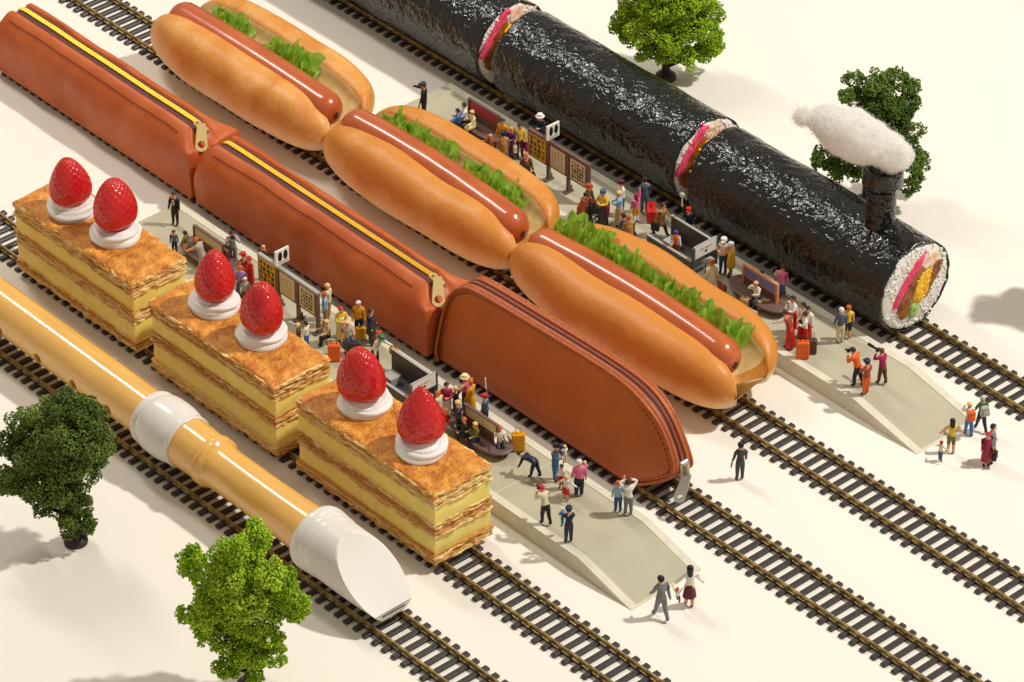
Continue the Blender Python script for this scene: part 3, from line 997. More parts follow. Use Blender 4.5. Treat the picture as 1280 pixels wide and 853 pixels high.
m_gourd = mat('brown_gourd', '#a5601c', .35, col2='#6e3712', vscale=2.5, bump=.4, bscale=6, bdist=.05)
m_cuc = mat('green_cucumber', '#a9c86a', .4, col2='#6f9a38', vscale=3, bump=.3, bscale=8, bdist=.03)
m_crab = mat('white_omelette', '#f0e4d2', .45, col2='#e6a66a', vscale=1.6, bump=.3, bscale=8, bdist=.04)
RC = Vector((0, 15.05, 2.72))
RR = 2.42
def grains(n, fn, seed, s=(.085, .2)):
    rnd = random.Random(seed)
    ps = []
    for i in range(n):
        y, z = fn(rnd)
        rot = Matrix.Rotation(rnd.uniform(0, 6.28), 3, 'X') @ Matrix.Rotation(rnd.uniform(-.7, .7), 3, 'Y')
        ps.append(ell((rnd.uniform(-.04, .05), y, z), (s[0], s[0], s[1]), 6, 4, rot))
    return merge(*ps)
def blob(pts, thick, seed, amp=.06, n=56, dx=.1):
    loop = smooth_loop([(y, z, 0) for y, z in pts], n)
    c = Vector((0, 0, 0))
    for p in loop: c += p
    c /= n
    rs = []
    for s, x in ((1.0, -.15), (1.0, dx * .5), (.93, dx * .9), (.75, dx), (.5, dx * 1.1), (.25, dx * 1.1), (.04, dx * 1.1)):
        ring = []
        for p in loop:
            q = c + (p - c) * s
            k = amp * fbm(q.x * 4 + seed, q.y * 4, s * 3, 1, 3)
            ring.append((x + k + (.05 * nz(q.x * 7, q.y * 7, seed) if s < .95 else 0), q.x + k, q.y + k))
        rs.append(ring)
    return rings(rs, True, True)
def nori_roll(x0, x1, seed, dy, dz, label, fo=(0, 0)):
    t = thing('sushi_roll', label, 'sushi roll', (0, RC.y + dy, RC.z + dz), group='seaweed rolls standing on the track as a locomotive and carriages')
    N, M = int((x1 - x0) * 8), 120
    rs = []
    for i in range(N + 1):
        x = x0 + (x1 - x0) * i / N
        ring = []
        for j in range(M):
            a = 2 * math.pi * j / M
            ca, sa = math.cos(a), math.sin(a)
            r = RR * (1 + .014 * math.sin(2 * a + seed)) + .055 * fbm(x * .35 + seed, ca * 1.6, sa * 1.6, 1, 3) + .022 * fbm(x * 1.3, ca * 4, sa * 4 + seed, 1, 4)
            # overlap step of the sheet, up on the far side
            u = (a - 1.2) % (2 * math.pi)
            r += .05 * (1 - u / (2 * math.pi))
            ex = 0
            if i == N: ex = .09 * fbm(ca * 3, sa * 3, seed, 1, 3) + .06
            if i == 0: ex = -.09 * fbm(ca * 3, sa * 3, seed + 4, 1, 3)
            ring.append((x + ex, r * ca, r * sa))
        rs.append(ring)
    inner = [[(p[0], p[1] * .965, p[2] * .965) for p in rs[-1]]]
    inner.append([(x1 - .2, p[1] * .965, p[2] * .965) for p in rs[-1]])
    ib = [[(p[0], p[1] * .965, p[2] * .965) for p in rs[0]]]
    ib.insert(0, [(x0 + .2, p[1] * .965, p[2] * .965) for p in rs[0]])
    obj('seaweed_wrap', rings(ib + rs + inner), m_nori, t, True)
    for end, xe, sg in (('front', x1, 1), ('back', x0, -1)):
        if end == 'back' and x0 < -30:
            continue
        e = bpy.data.objects.new('rice_face', None)
        disc = lathe([(RR * .955, -.3), (RR * .955, .0), (RR * .9, .09), (RR * .6, .1), (.05, .1)], 60, 'x')
        V = [(v[0] + .05 * fbm(v[1] * 2, v[2] * 2, seed, 1, 3), v[1], v[2]) for v in disc[0]]
        rf = obj('rice_face', (V, disc[1]), m_rice, t, True, loc=(xe - (.02 if sg > 0 else -.02), 0, 0), rot=(0, 0, 0 if sg > 0 else math.pi))
        def ring_pt(rnd):
            while True:
                y, z = rnd.uniform(-2.3, 2.3), rnd.uniform(-2.3, 2.3)
                if math.hypot(y, z) < 2.24 and not (math.hypot(y - fo[0], z - fo[1]) < .9):
                    return y, z
        o = obj('rice_grains', grains(640, ring_pt, seed + len(end), (.085, .2)), m_rice, rf, True, loc=(.015, 0, 0)); o['kind'] = 'stuff'
        FL = lambda d_: (d_, fo[0], fo[1])
        obj('gourd_strips', blob([(-.9, -1.2), (-1.15, -.6), (-.75, .1), (-.25, .75), (.25, 1.0), (.35, .6), (-.1, -.2), (-.35, -.9), (-.55, -1.35)], .1, seed + 1), m_gourd, rf, True, loc=FL(.08))
        obj('gourd_strips', blob([(.75, -.75), (1.05, -.2), (1.45, .25), (1.55, .75), (1.25, .8), (.9, .5), (.55, -.1), (.45, -.75)], .1, seed + 2), m_gourd, rf, True, loc=FL(.08))
        obj('pink_flakes', merge(blob([(-1.35, -.35), (-1.05, .25), (-.5, .9), (.1, 1.45), (.45, 1.5), (.35, 1.2), (-.2, .75), (-.75, .1), (-1.1, -.5)], .1, seed + 3),
                              grains(90, lambda r_: (lambda u: (-1.25 + 1.65 * u + r_.uniform(-.13, .13), -.4 + 1.85 * u + r_.uniform(-.13, .13)))(r_.random()), seed + 9, (.06, .09))), m_pink, rf, True, loc=FL(.1))
        obj('egg_filling', merge(blob([(-.05, -.75), (.4, -.75), (.7, -.1), (.95, .4), (.6, .65), (.15, .45), (-.15, -.1)], .1, seed + 4, .09),
                              grains(60, lambda r_: (r_.uniform(-.05, .75), r_.uniform(-.65, .5)), seed + 8, (.09, .12))), m_egg, rf, True, loc=FL(.13))
        obj('cucumber_stick', blob([(-.35, -1.35), (-.05, -1.45), (.3, -1.1), (.15, -.8), (-.25, -.85)], .1, seed + 5), m_cuc, rf, True, loc=FL(.09))
        obj('omelette_piece', blob([(.45, .75), (.95, .7), (1.3, 1.05), (1.15, 1.45), (.75, 1.35), (.5, 1.1)], .1, seed + 6), m_crab, rf, True, loc=FL(.09))
    for c_ in [q for q in t.children_recursive if q.name.split('.')[0] in ('gourd_strips', 'pink_flakes', 'egg_filling', 'cucumber_stick', 'omelette_piece')]:
        c_.scale = (1.15, 1.15, 1.15)
    return t
LOCO = nori_roll(-.95, 12.45, 5, 0, 0, 'black seaweed roll with rice face and seaweed chimney, front of the three')
nori_roll(-15.75, -2.1, 9, .12, .12, 'black seaweed roll, middle of the three behind the chimney roll', (-.75, .55))
nori_roll(-50, -17.0, 14, .15, .12, 'black seaweed roll running out of the frame at the top', (-.75, .6))
# chimney
def chim():
    prof = [(.78, -.55), (.75, -.1), (.74, .5), (.735, 1.4), (.75, 2.1), (.78, 2.28), (.92, 2.36), (1.0, 2.45), (1.0, 2.95), (.98, 3.2), (.94, 3.26), (.7, 3.22), (.62, 3.0)]
    dense = []
    for (r0, h0), (r1, h1) in zip(prof[:-1], prof[1:]):
        k = max(1, int(math.hypot(r1 - r0, h1 - h0) / .12))
        dense += [(r0 + (r1 - r0) * q / k, h0 + (h1 - h0) * q / k) for q in range(k)]
    dense.append(prof[-1])
    V, F = lathe(dense, 56)
    V2 = []
    for x, y, z in V:
        a = math.atan2(y, x)
        r = math.hypot(x, y)
        k = 1 + .035 * fbm(math.cos(a) * 1.5, math.sin(a) * 1.5, z * 1.2, 1, 4) + (.03 if 0 < (a + 1.9) < .8 else 0)
        V2.append((x * k, y * k, z + .05 * nz(math.cos(a) * 1.4, math.sin(a) * 1.4, 2) * (z > 2)))
    o = obj('chimney', (V2, F), m_nori, LOCO, True, loc=(9.95, .0, RR - .02))
    return o
chim()

# ------------------------------------------------------------------ cotton smoke
m_cot = mat('cotton_wool', '#fbf8f3', .9, spec=.05)
_nt = m_cot.node_tree
_tr = _nt.nodes.new('ShaderNodeBsdfTranslucent'); _tr.inputs[0].default_value = (.95, .93, .9, 1)
_mx = _nt.nodes.new('ShaderNodeMixShader'); _mx.inputs[0].default_value = .5
_nt.links.new(_nt.nodes['Principled BSDF'].outputs[0], _mx.inputs[1]); _nt.links.new(_tr.outputs[0], _mx.inputs[2])
_nt.links.new(_mx.outputs[0], _nt.nodes['Material Output'].inputs[0])
def smoke():
    rnd = random.Random(4)
    base = Vector((9.95, 15.05, 8.55))
    th = thing('smoke_puff', 'white cotton wool puff drifting left from the seaweed chimney', 'cotton wool', base)
    # blob chain: drifts left along the picture, away from travel
    dirv = Vector((-.71, -.62, .30)).normalized()
    cents = [(Vector((.35, .35, .55)), 1.15), (Vector((-.1, .05, .85)), 1.35), (Vector((-.75, -.5, 1.2)), 1.6), (Vector((-1.35, -1.1, 1.65)), 1.65), (Vector((-1.95, -1.7, 2.1)), 1.25), (Vector((-2.3, -2.1, 2.35)), .85), (Vector((-2.9, -2.7, 2.5)), .5)]
    parts = []
    for c, r in cents[:5]:
        parts.append(ell(c, (r * .77, r * .77, r * .66), 28, 18))
    core = obj('cotton_core', merge(*parts), m_cot, th, True)
    rm = core.modifiers.new('r', 'REMESH'); rm.mode = 'VOXEL'; rm.voxel_size = .12
    sm = core.modifiers.new('s', 'SMOOTH'); sm.iterations = 30; sm.factor = .6
    bpy.context.view_layer.update()
    me = bpy.data.meshes.new_from_object(core.evaluated_get(bpy.context.evaluated_depsgraph_get()))
    core.modifiers.clear()
    core.data = me
    for v in me.vertices:
        q = v.co
        v.co = q + v.normal * (.16 * fbm(q.x * .9, q.y * .9, q.z * .9, 1, 4) + .05 * nz(q.x * 4, q.y * 4, q.z * 4))
    me.polygons.foreach_set('use_smooth', [True] * len(me.polygons))
    surf = [(v.co.copy(), v.normal.copy()) for v in me.vertices]
    P, Fc = [], []
    view = Vector((.6, -.54, .59))
    for i in range(22000):
        if i % 5 == 0:                                   # the loose wisp at the far end
            c, r = cents[rnd.choice((4, 5, 5, 6, 6))]
            d = Vector((rnd.gauss(0, 1), rnd.gauss(0, 1), rnd.gauss(0, 1))).normalized()
            p, d, ln = c + d * r * rnd.random() ** .6 * .8, d, rnd.uniform(.3, .7)
        else:
            p, d = rnd.choice(surf)
            ln = rnd.uniform(.15, .5)
        g_ = Vector((rnd.gauss(0, 1), rnd.gauss(0, 1), rnd.gauss(0, 1))).normalized()
        tng = (g_ - d * g_.dot(d) * .9 + dirv * .1).normalized()
        curl = Vector((rnd.gauss(0, 1), rnd.gauss(0, 1), rnd.gauss(0, 1))) * .6
        side = tng.cross(view).normalized() * .0035
        p = p + d * rnd.uniform(-.04, .09) - tng * ln * .5
        k = len(P)
        for s_ in range(6):
            u = s_ / 5
            c_ = p + tng * ln * u + curl * u * (u - .6) * ln
            P.append(c_ + side); P.append(c_ - side)
        for s_ in range(5):
            a = k + s_ * 2
            Fc.append((a, a + 1, a + 3, a + 2))
    o = obj('cotton_fibres', (P, Fc), m_cot, th)
    o['kind'] = 'stuff'
smoke()

# ------------------------------------------------------------------ trees
m_fol = mat('foam_foliage', '#557722', .75, attr='tint', spec=.15, bump=.3, bscale=20, bdist=.03)
m_trunk = mat('dark_wire_trunk', '#2b241f', .55, var=.2, vscale=8, bump=.5, bscale=12, bdist=.03)
OC = np.array([(1, 0, 0), (-1, 0, 0), (0, 1, 0), (0, -1, 0), (0, 0, 1), (0, 0, -1)], float)
OF = np.array([(0, 2, 4), (2, 1, 4), (1, 3, 4), (3, 0, 4), (2, 0, 5), (1, 2, 5), (3, 1, 5), (0, 3, 5)])
def tree(loc, clumps, cols, seed, label, bit=.075, dens=1.0, base_r=.55):
    rs = np.random.default_rng(seed)
    t = thing('model_tree', label, 'tree', loc, group='model trees on the cream paper')
    B, S, T = [], [], []
    c0, c1, c2 = [np.array(lin(c)) for c in cols]
    for (x, y, z, r) in clumps:
        # every clump is itself a handful of smaller lumps
        sub = [(np.array((x, y, z)), r * .72)]
        for k in range(15):
            d = rs.normal(size=3); d /= np.linalg.norm(d)
            sub.append((np.array((x, y, z)) + d * r * rs.uniform(.6, .85), r * rs.uniform(.2, .42)))
        ct = rs.normal(0, .14)
        for c, q in sub:
            n = int(26 * dens * (q / .2) ** 2 * .9)
            d = rs.normal(size=(n, 3)); d /= np.linalg.norm(d, axis=1)[:, None]
            rr = q * (1 - .35 * rs.random(n) ** 2)
            B.append(c + d * rr[:, None] * np.array((1, 1, .92)))
            S.append(bit * rs.uniform(.55, 1.3, n))
            w = np.clip(.5 + ct + rs.normal(0, .22, n), 0, 1)[:, None]
            col = np.where(w < .5, c0 + (c1 - c0) * w * 2, c1 + (c2 - c1) * (w - .5) * 2)
            T.append(col)
    B, S, T = np.concatenate(B), np.concatenate(S), np.concatenate(T)
    keep = B[:, 2] > .12
    B, S, T = B[keep], S[keep], T[keep]
    n = len(B)
    jit = 1 + rs.uniform(-.45, .45, (n, 6, 1))
    ang = rs.uniform(0, 6.28, (n, 2))
    ca, sa, cb, sb = np.cos(ang[:, 0]), np.sin(ang[:, 0]), np.cos(ang[:, 1]), np.sin(ang[:, 1])
    rot = np.stack([np.stack([ca * cb, -sa, ca * sb], -1), np.stack([sa * cb, ca, sa * sb], -1), np.stack([-sb, 0 * sb, cb], -1)], 1)
    loc_ = np.einsum('nij,nkj->nki', rot, (OC[None] * jit)) * S[:, None, None] + B[:, None, :]
    V = loc_.reshape(-1, 3)
    F = (OF[None] + (np.arange(n) * 6)[:, None, None]).reshape(-1)
    me = bpy.data.meshes.new('crown')
    me.vertices.add(len(V)); me.vertices.foreach_set('co', V.ravel())
    me.loops.add(len(F)); me.loops.foreach_set('vertex_index', F.astype(np.int32))
    me.polygons.add(len(F) // 3); me.polygons.foreach_set('loop_start', np.arange(0, len(F), 3, dtype=np.int32))
    me.update(calc_edges=True)
    ca_ = me.color_attributes.new('tint', 'FLOAT_COLOR', 'POINT')
    cc = np.ones((len(V), 4)); cc[:, :3] = np.repeat(T, 6, axis=0)
    ca_.data.foreach_set('color', cc.ravel())
    me.materials.append(m_fol)
    link('crown', me, t)
    top = max(c[2] for c in clumps)
    rnd = random.Random(seed)
    cx = sum(c[0] for c in clumps) / len(clumps); cy = sum(c[1] for c in clumps) / len(clumps)
    br = [tube([(0, 0, .1), (.05, -.03, top * .25), (cx * .5, cy * .5, top * .55), (cx, cy, top * .9)], [.24, .2, .14, .05], 8)]
    for (x, y, z, r) in clumps:
        if rnd.random() < .75:
            h = max(.5, z * rnd.uniform(.3, .55))
            f_ = h / top
            br.append(tube([(cx * f_ * .6, cy * f_ * .6, h), ((x + cx * f_) * .55, (y + cy * f_) * .55, (h + z) * .52), (x, y, z)], [.1, .07, .03], 6))
    obj('trunk', merge(*br), m_trunk, t, True)
    rb = []
    n = 48
    for r, h in ((base_r, .004), (base_r, .16), (base_r * .9, .28), (base_r * .55, .42), (.22, .5)):
        rb.append([(r * (1 + .035 * (k % 2) * (h > .1)) * math.cos(2 * math.pi * k / n), r * (1 + .035 * (k % 2) * (h > .1)) * math.sin(2 * math.pi * k / n), h) for k in range(n)])
    obj('base', rings(rb, True, True), m_trunk, t)
    return t
# picture-plane axes on the table, to lay out crowns: right = RT, away = (-.745, .667)
def crown(spec, jx, seed):
    """spec: (right, height, radius[, depth]) in cm, seen from the front"""
    rnd = random.Random(seed)
    out = []
    aw = Vector((-.7446, .6675, 0))
    for s in spec:
        a, h, r = s[:3]
        dps = s[3:] or (rnd.uniform(-jx, jx),)
        for dp in dps:
            p = RT * a + aw * dp
            out.append((p.x, p.y, h - dp * .0, r))
    return out
DK = ('#435425', '#667b34', '#8a9c4a')
BR = ('#6c9010', '#96b920', '#c2da4a')
DG = ('#3f521e', '#5c762c', '#7a963e')
p1 = at(95, 678)
tree(p1, crown([(-.2, 7.6, .95), (.7, 7.2, .95), (-1.2, 6.9, .9), (1.25, 6.4, .8, -.3, .6), (-2.1, 6.3, .8), (-2.8, 5.3, .75), (-.3, 6.3, 1.1, -.9, .7), (.5, 5.4, 1.05, -.8, .7), (1.3, 5.3, .8), (-1.5, 5.3, 1.0, -.7, .8), (-2.9, 4.2, .75), (-2.0, 3.9, .9, -.6, .5), (-.9, 3.9, 1.0, -.9, .5), (.5, 3.9, .9), (1.0, 4.3, .7), (-3.0, 3.1, .6), (-2.2, 2.6, .6), (-1.3, 2.6, .65), (-.4, 2.5, .7), (.35, 2.4, .65), (.3, 1.4, .55), (.55, .75, .4), (-.2, 1.9, .6), (.1, 3.2, .85), (-.9, 3.2, .8), (-1.6, 4.6, 1.0), (-2.3, 4.9, .8), (.9, 6.0, 1.0), (.1, 7.0, 1.0), (-1.1, 6.0, 1.0), (.2, 4.6, 1.0), (.75, 1.5, .45), (-.1, 1.1, .4)], .8, 5), DK, 5, 'dark olive green tree on a ribbed base at the left edge', .052, 1.6)
p2 = at(312, 858)
tree(p2, crown([(-.3, 7.9, .9), (.5, 7.7, .85), (-1.4, 7.3, .75), (-2.2, 6.9, .65), (1.1, 6.9, .85), (-.6, 6.6, 1.0, -.8, .7), (1.6, 6.1, .8), (-2.3, 6.0, .7), (.3, 5.6, 1.05, -1.0, .6), (2.0, 5.3, .75), (-1.4, 5.2, .95, -.5, .5), (-.4, 4.5, .95, -.5, .6), (1.3, 4.5, .85), (2.1, 4.3, .6), (-1.9, 3.7, .75), (-2.6, 4.1, .5), (-1.0, 3.2, .8, -.5, .5), (.9, 3.3, .8), (-1.7, 2.5, .6), (.2, 2.3, .8), (1.1, 2.2, .7), (-.9, 1.7, .7), (.3, 1.1, .5), (0, 6.4, 1.0), (-.9, 4.2, .9), (.6, 4.0, .9), (-1.7, 4.5, .8), (-.2, 2.6, .8), (.5, 1.5, .6)], .8, 8), BR, 8, 'bright leaf green tree in front of the recorder mouthpiece', .052, 1.7)
p3 = at(832, 98)
tree(p3, crown([(-.9, 2.4, .8), (-2.0, 2.6, .8), (-2.4, 3.5, .8), (-1.3, 1.9, .5), (0, 1.8, .75, -.5, .6), (1.0, 2.0, .8), (1.9, 1.8, .75), (2.3, 2.6, .8), (2.6, 1.5, .5), (-1.2, 3.5, 1.05, -.8, .6), (.2, 3.2, 1.1, -1.0, .7), (1.4, 3.5, 1.0, -.7, .7), (2.3, 3.8, .8), (-2.0, 4.6, .9), (-.6, 4.8, 1.05, -.7, .7), (.9, 4.9, 1.05, -.7, .7), (1.9, 5.1, .9), (-1.4, 5.9, .9), (0, 6.2, 1.0), (1.3, 6.2, .9), (-.5, 7.2, .8), (.6, 7.3, .7)], .9, 12), BR, 12, 'bright leaf green tree behind the middle seaweed roll', .055, 1.55)
p4 = at(1082, 254)
tree(p4, crown([(.2, 7.2, .8), (-.9, 7.1, .65), (1.2, 7.0, .75), (-1.4, 6.7, .5), (2.0, 6.7, .6), (.6, 6.2, 1.0, -.5, .6), (-.4, 6.2, .8), (1.8, 5.8, .8), (1.3, 5.0, .95, -.5, .6), (.3, 4.8, 1.0, -.6, .5), (2.1, 4.7, .75), (1.9, 3.8, .7), (-.6, 3.9, .95, -.5, .5), (-1.4, 3.2, .8), (-2.2, 2.5, .7), (-2.6, 2.9, .45), (-1.5, 2.1, .7), (-.7, 2.3, .8), (.5, 3.2, .95), (1.4, 2.8, .85), (2.2, 2.5, .7), (2.7, 2.0, .6), (2.0, 1.5, .6), (2.6, 1.2, .45)], .8, 17), DG, 17, 'dark green tree behind the cotton smoke and chimney', .054, 1.5)
p5 = at(1362, 388)
tree(p5, crown([(-.2, 7.4, .95), (.9, 7.0, .9), (-1.3, 6.6, .9), (0, 6.0, 1.2, -.7, .7), (1.7, 5.8, .9), (-2.0, 5.4, .9), (-1, 4.6, 1.1), (.6, 4.6, 1.1), (2.0, 4.4, .9), (-2.2, 3.9, .8), (-1.2, 3.0, .9), (.5, 3.0, .9), (1.6, 3.1, .8), (0, 2.0, .7)], .9, 21), BR, 21, 'green tree just beyond the right edge casting its shadow into view', .09, .6)
# ------------------------------------------------------------------ platform furniture
m_brown = mat('brown_paint', '#6a5048', .5, var=.1, vscale=3)
m_dgrey = mat('dark_grey_paint', '#55524f', .5, var=.1, vscale=3)
m_lgrey = mat('light_grey_trim', '#a7a39c', .5)
m_paper = mat('notice_paper', '#d8c6a6', .6, var=.06, vscale=5)
m_white = mat('white_print', '#ece8e0', .5)
m_black = mat('black_print', '#15130f', .5)
m_yel = mat('yellow_print', '#d9a900', .5)
m_red = mat('red_print', '#b3242b', .45)
m_blue = mat('blue_print', '#6f78b8', .5, col2='#8a86c0', vscale=5)
m_orange = mat('orange_trim', '#d38a5c', .5)
m_ink = mat('brown_ink', '#9a6a4c', .5)

def glyphs(x0, x1, z0, z1, y, cols, rows, seed, gap=.22):
    """rows of small printed strokes too fine to read in the picture"""
    rnd = random.Random(seed)
    out = []
    cw, rh = (x1 - x0) / cols, (z1 - z0) / rows
    for i in range(cols):
        for j in range(rows):
            a, b = x0 + cw * i, z0 + rh * j
            w, h = cw * (1 - gap), rh * (1 - gap)
            t = min(w, h) * .24
            out.append(box(a, a + w, y - .006, y, b + h * .78, b + h * .78 + t))
            if rnd.random() < .7: out.append(box(a + w * .1, a + w * .9, y - .006, y, b + h * .36, b + h * .36 + t))
            if rnd.random() < .7: out.append(box(a + w * .42, a + w * .42 + t, y - .0075, y, b, b + h))
            if rnd.random() < .5: out.append(box(a, a + t, y - .0075, y, b, b + h * .8))
            if rnd.random() < .5: out.append(box(a + w - t, a + w, y - .0075, y, b, b + h * .8))
    return merge(*out)

def STUFF(o):
    o['kind'] = 'stuff'
    return o

def notice_board(x, y, where, seed):
    t = thing('notice_board', 'station notice board with yellow poster and framed timetables %s' % where, 'notice board', (x, y, PH), group='notice boards on the platforms')
    for px in (0, 1.5, 3.0):
        p = obj('post', merge(bbox(px - .09, px + .09, -.09, .09, 0, 2.32, .02), box(px - .13, px + .13, -.28, .28, 0, .07), box(px - .06, px + .06, .09, .22, .07, .32)), m_brown, t)
    obj('top_rail', bbox(-1.5, 3.1, -.11, .11, 2.32, 2.44, .02), m_lgrey if where.startswith('beside') else m_brown, t)
    fr = obj('poster_frame', box(-1.52, -.1, -.05, .05, .82, 2.31), m_brown, t)
    obj('yellow_poster', box(-1.44, -.17, -.065, -.051, .9, 2.26), m_yel, t)
    STUFF(obj('poster_print', glyphs(-1.38, -.2, .96, 2.2, -.066, 4, 4, seed), m_black, t))
    for k, a in enumerate((.1, 1.6)):
        obj('timetable_frame', box(a, a + 1.3, -.05, .05, .88, 2.3), m_brown, t)
        obj('timetable', box(a + .09, a + 1.2, -.065, -.051, .98, 2.2), m_paper, t)
        STUFF(obj('timetable_print', glyphs(a + .2, a + 1.12, 1.08, 2.1, -.066, 5 if k else 4, 5 if k else 6, seed + k, .25 if k else .55), m_black if k else m_ink, t))
    s = thing('track_sign', 'white oval sign on the notice board %s' % where, 'sign', (x + .02, y, PH + 2.45), group='white signs on the notice boards')
    obj('plate', bbox(-.05, .05, -.18, .68, 0, .84, .01), m_white, s)
    ov = []
    for yy in (.1, .44):
        rs = []
        for xx in (.05, .058):
            rs.append([(xx, yy + .125 * math.cos(a * math.pi / 12), .47 + .27 * math.sin(a * math.pi / 12)) for a in range(24)])
        ov.append(rings(rs, False, True))
    obj('oval_mark', ov[0], m_black, s); obj('oval_mark', ov[1], m_black, s)
    wv = [rings([[(xx, yy + .028 * math.cos(a * math.pi / 6), .5 + .13 * math.sin(a * math.pi / 6)) for a in range(12)] for xx in (.058, .062)], False, True) for yy in (.44,)]
    obj('caption_line', box(.05, .056, -.05, .56, .09, .12), m_black, s)
notice_board(-8.3, 9.95, 'in front of the middle seaweed roll', 3)
notice_board(-8.85, -7.35, 'beside the soft leather pencil case', 5)

def booth(x, y, where, dk):
    t = thing('ticket_booth', 'small grey roofless ticket booth with white sign %s' % where, 'ticket booth', (x, y, PH), group='ticket booths on the platforms')
    obj('front_wall', bbox(0, 3.2, 0, .1, 0, .78, .02), m_dgrey, t)
    obj('front_coping', box(-.02, 3.2, -.02, .12, .78, .82), m_lgrey, t)
    obj('back_wall', bbox(.05, 3.2, 1.62, 1.72, 0, 1.22, .02), m_dgrey, t)
    obj('back_coping', box(.03, 3.2, 1.6, 1.74, 1.22, 1.26), m_lgrey, t)
    obj('booth_floor', box(.05, 3.2, .1, 1.62, 0.003, .03), m_dgrey, t)
    for yy in (0, 1.64):
        obj('corner_post', bbox(3.2, 3.34, yy, yy + .1, 0, 1.6, .02), m_dgrey, t)
    s = obj('sign_board', bbox(3.2, 3.32, .1, 1.64, .88, 1.64, .02), m_lgrey, t)
    obj('sign_face', box(3.32, 3.335, .16, 1.58, .93, 1.58), m_white, t)
    obj('sign_arrow', ([(3.34, .78, 1.22), (3.34, 1.0, 1.22), (3.34, .89, 1.02), (3.336, .78, 1.22), (3.336, 1.0, 1.22), (3.336, .89, 1.02)], [(0, 2, 1), (3, 4, 5), (0, 1, 4, 3), (1, 2, 5, 4), (2, 0, 3, 5)]), m_black, t)
    gl = glyphs(-.62, .18, 1.3, 1.44, 0, 5, 1, 4, .35)
    STUFF(obj('sign_print', gl, m_ink, t, loc=(3.337, .98 + .15, 0), rot=(0, 0, R(90))))
    obj('counter_shelf', bbox(3.34, 3.66, .55, 1.2, .62, .7, .02), m_lgrey, t)
    for yy in (.6, 1.12):
        obj('counter_leg', bbox(3.55, 3.61, yy, yy + .05, 0, .62, .01), m_dgrey, t)
    obj('desk', bbox(.5, 1.2, .6, 1.3, .03, .48, .03), m_lgrey, t)
booth(-.5, 9.45, 'beside the seaweed locomotive', 0)
booth(-1.25, -8.3, 'behind the pastry nearest the mouthpiece', 1)

def bench(x, y, face, trim, label, stripe=None):
    t = thing('platform_bench', label, 'bench', (x, y, PH), group='back to back benches round billboards')
    n = 40
    def oval(rx, ry, z):
        out = []
        for k in range(n):
            a = 2 * math.pi * k / n
            c, s = math.cos(a), math.sin(a)
            out.append((1.15 + rx * math.copysign(abs(c) ** .7, c), ry * math.copysign(abs(s) ** .8, s), z))
        return out
    obj('plinth', rings([oval(1.5, .5, 0), oval(1.5, .5, .3)], True, True), m_dgrey, t)
    obj('seat', rings([oval(1.85, .82, .3), oval(1.9, .86, .34), oval(1.9, .86, .42), oval(1.84, .8, .46)], True, True), m_brown, t)
    obj('backrest', box(0, 2.3, -.07, .07, .46, .95), m_brown, t)
    obj('billboard', box(.06, 2.24, -.05, .05, .95, 1.5), face, t)
    obj('billboard_frame', merge(box(-.06, 2.36, -.08, .08, 1.5, 1.57), box(.06, 2.24, -.07, .07, .94, .975)), trim, t)
    for px in (0, 2.3):
        obj('end_post', bbox(px - .06, px + .06, -.1, .1, .46, 1.5, .015), trim if trim != m_white else m_brown, t)
    if stripe:
        STUFF(obj('billboard_print', merge(glyphs(.25, 2.1, 1.05, 1.42, -.051, 6, 2, 8, .4)), stripe, t))
bench(-14.95, 10.45, m_red, m_brown, 'bench with a red billboard on the platform beside the middle hot dog')
bench(5.35, 10.5, m_blue, m_orange, 'bench with an orange framed blue billboard beside the seaweed locomotive', m_ink)
bench(-15.3, -7.45, m_paper, m_brown, 'bench with a cream billboard behind the pastry farthest left')
bench(4.75, -7.2, m_paper, m_brown, 'bench with a cream billboard beside the chestnut pencil case')

# ------------------------------------------------------------------ miniature people
PM = {}
PAINT = dict(navy='#1d2440', black='#17161a', dgrey='#3a3c42', grey='#77797a', lgrey='#a9a7a0', white='#e9e4da', cream='#dccfa8', beige='#b99b6b', tan='#a67b45', brown='#5e3b20', dbrown='#33211a',
             rust='#a2482a', orange='#e2621c', yellow='#e2bd3a', gold='#d99a12', red='#c4261d', crimson='#8e1638', maroon='#5c1a2a', pink='#dd6f96', magenta='#a3204f', purple='#56326e',
             blue='#2f6fb0', sky='#8fb4cc', slate='#4d6078', denim='#35507c', green='#3f6b3f', olive='#6b6a2e', teal='#2d6a78', skin='#e0a077', skin2='#c9875c', blond='#e0c078', ginger='#c4602a',
             hairbr='#4a2c1a', whiteh='#ded8ce', pale='#e8d8a0', lilac='#8f74a6')
def paint(c):
    if c not in PM:
        PM[c] = mat('paint_' + c, PAINT[c], .5, spec=.35)
    return PM[c]
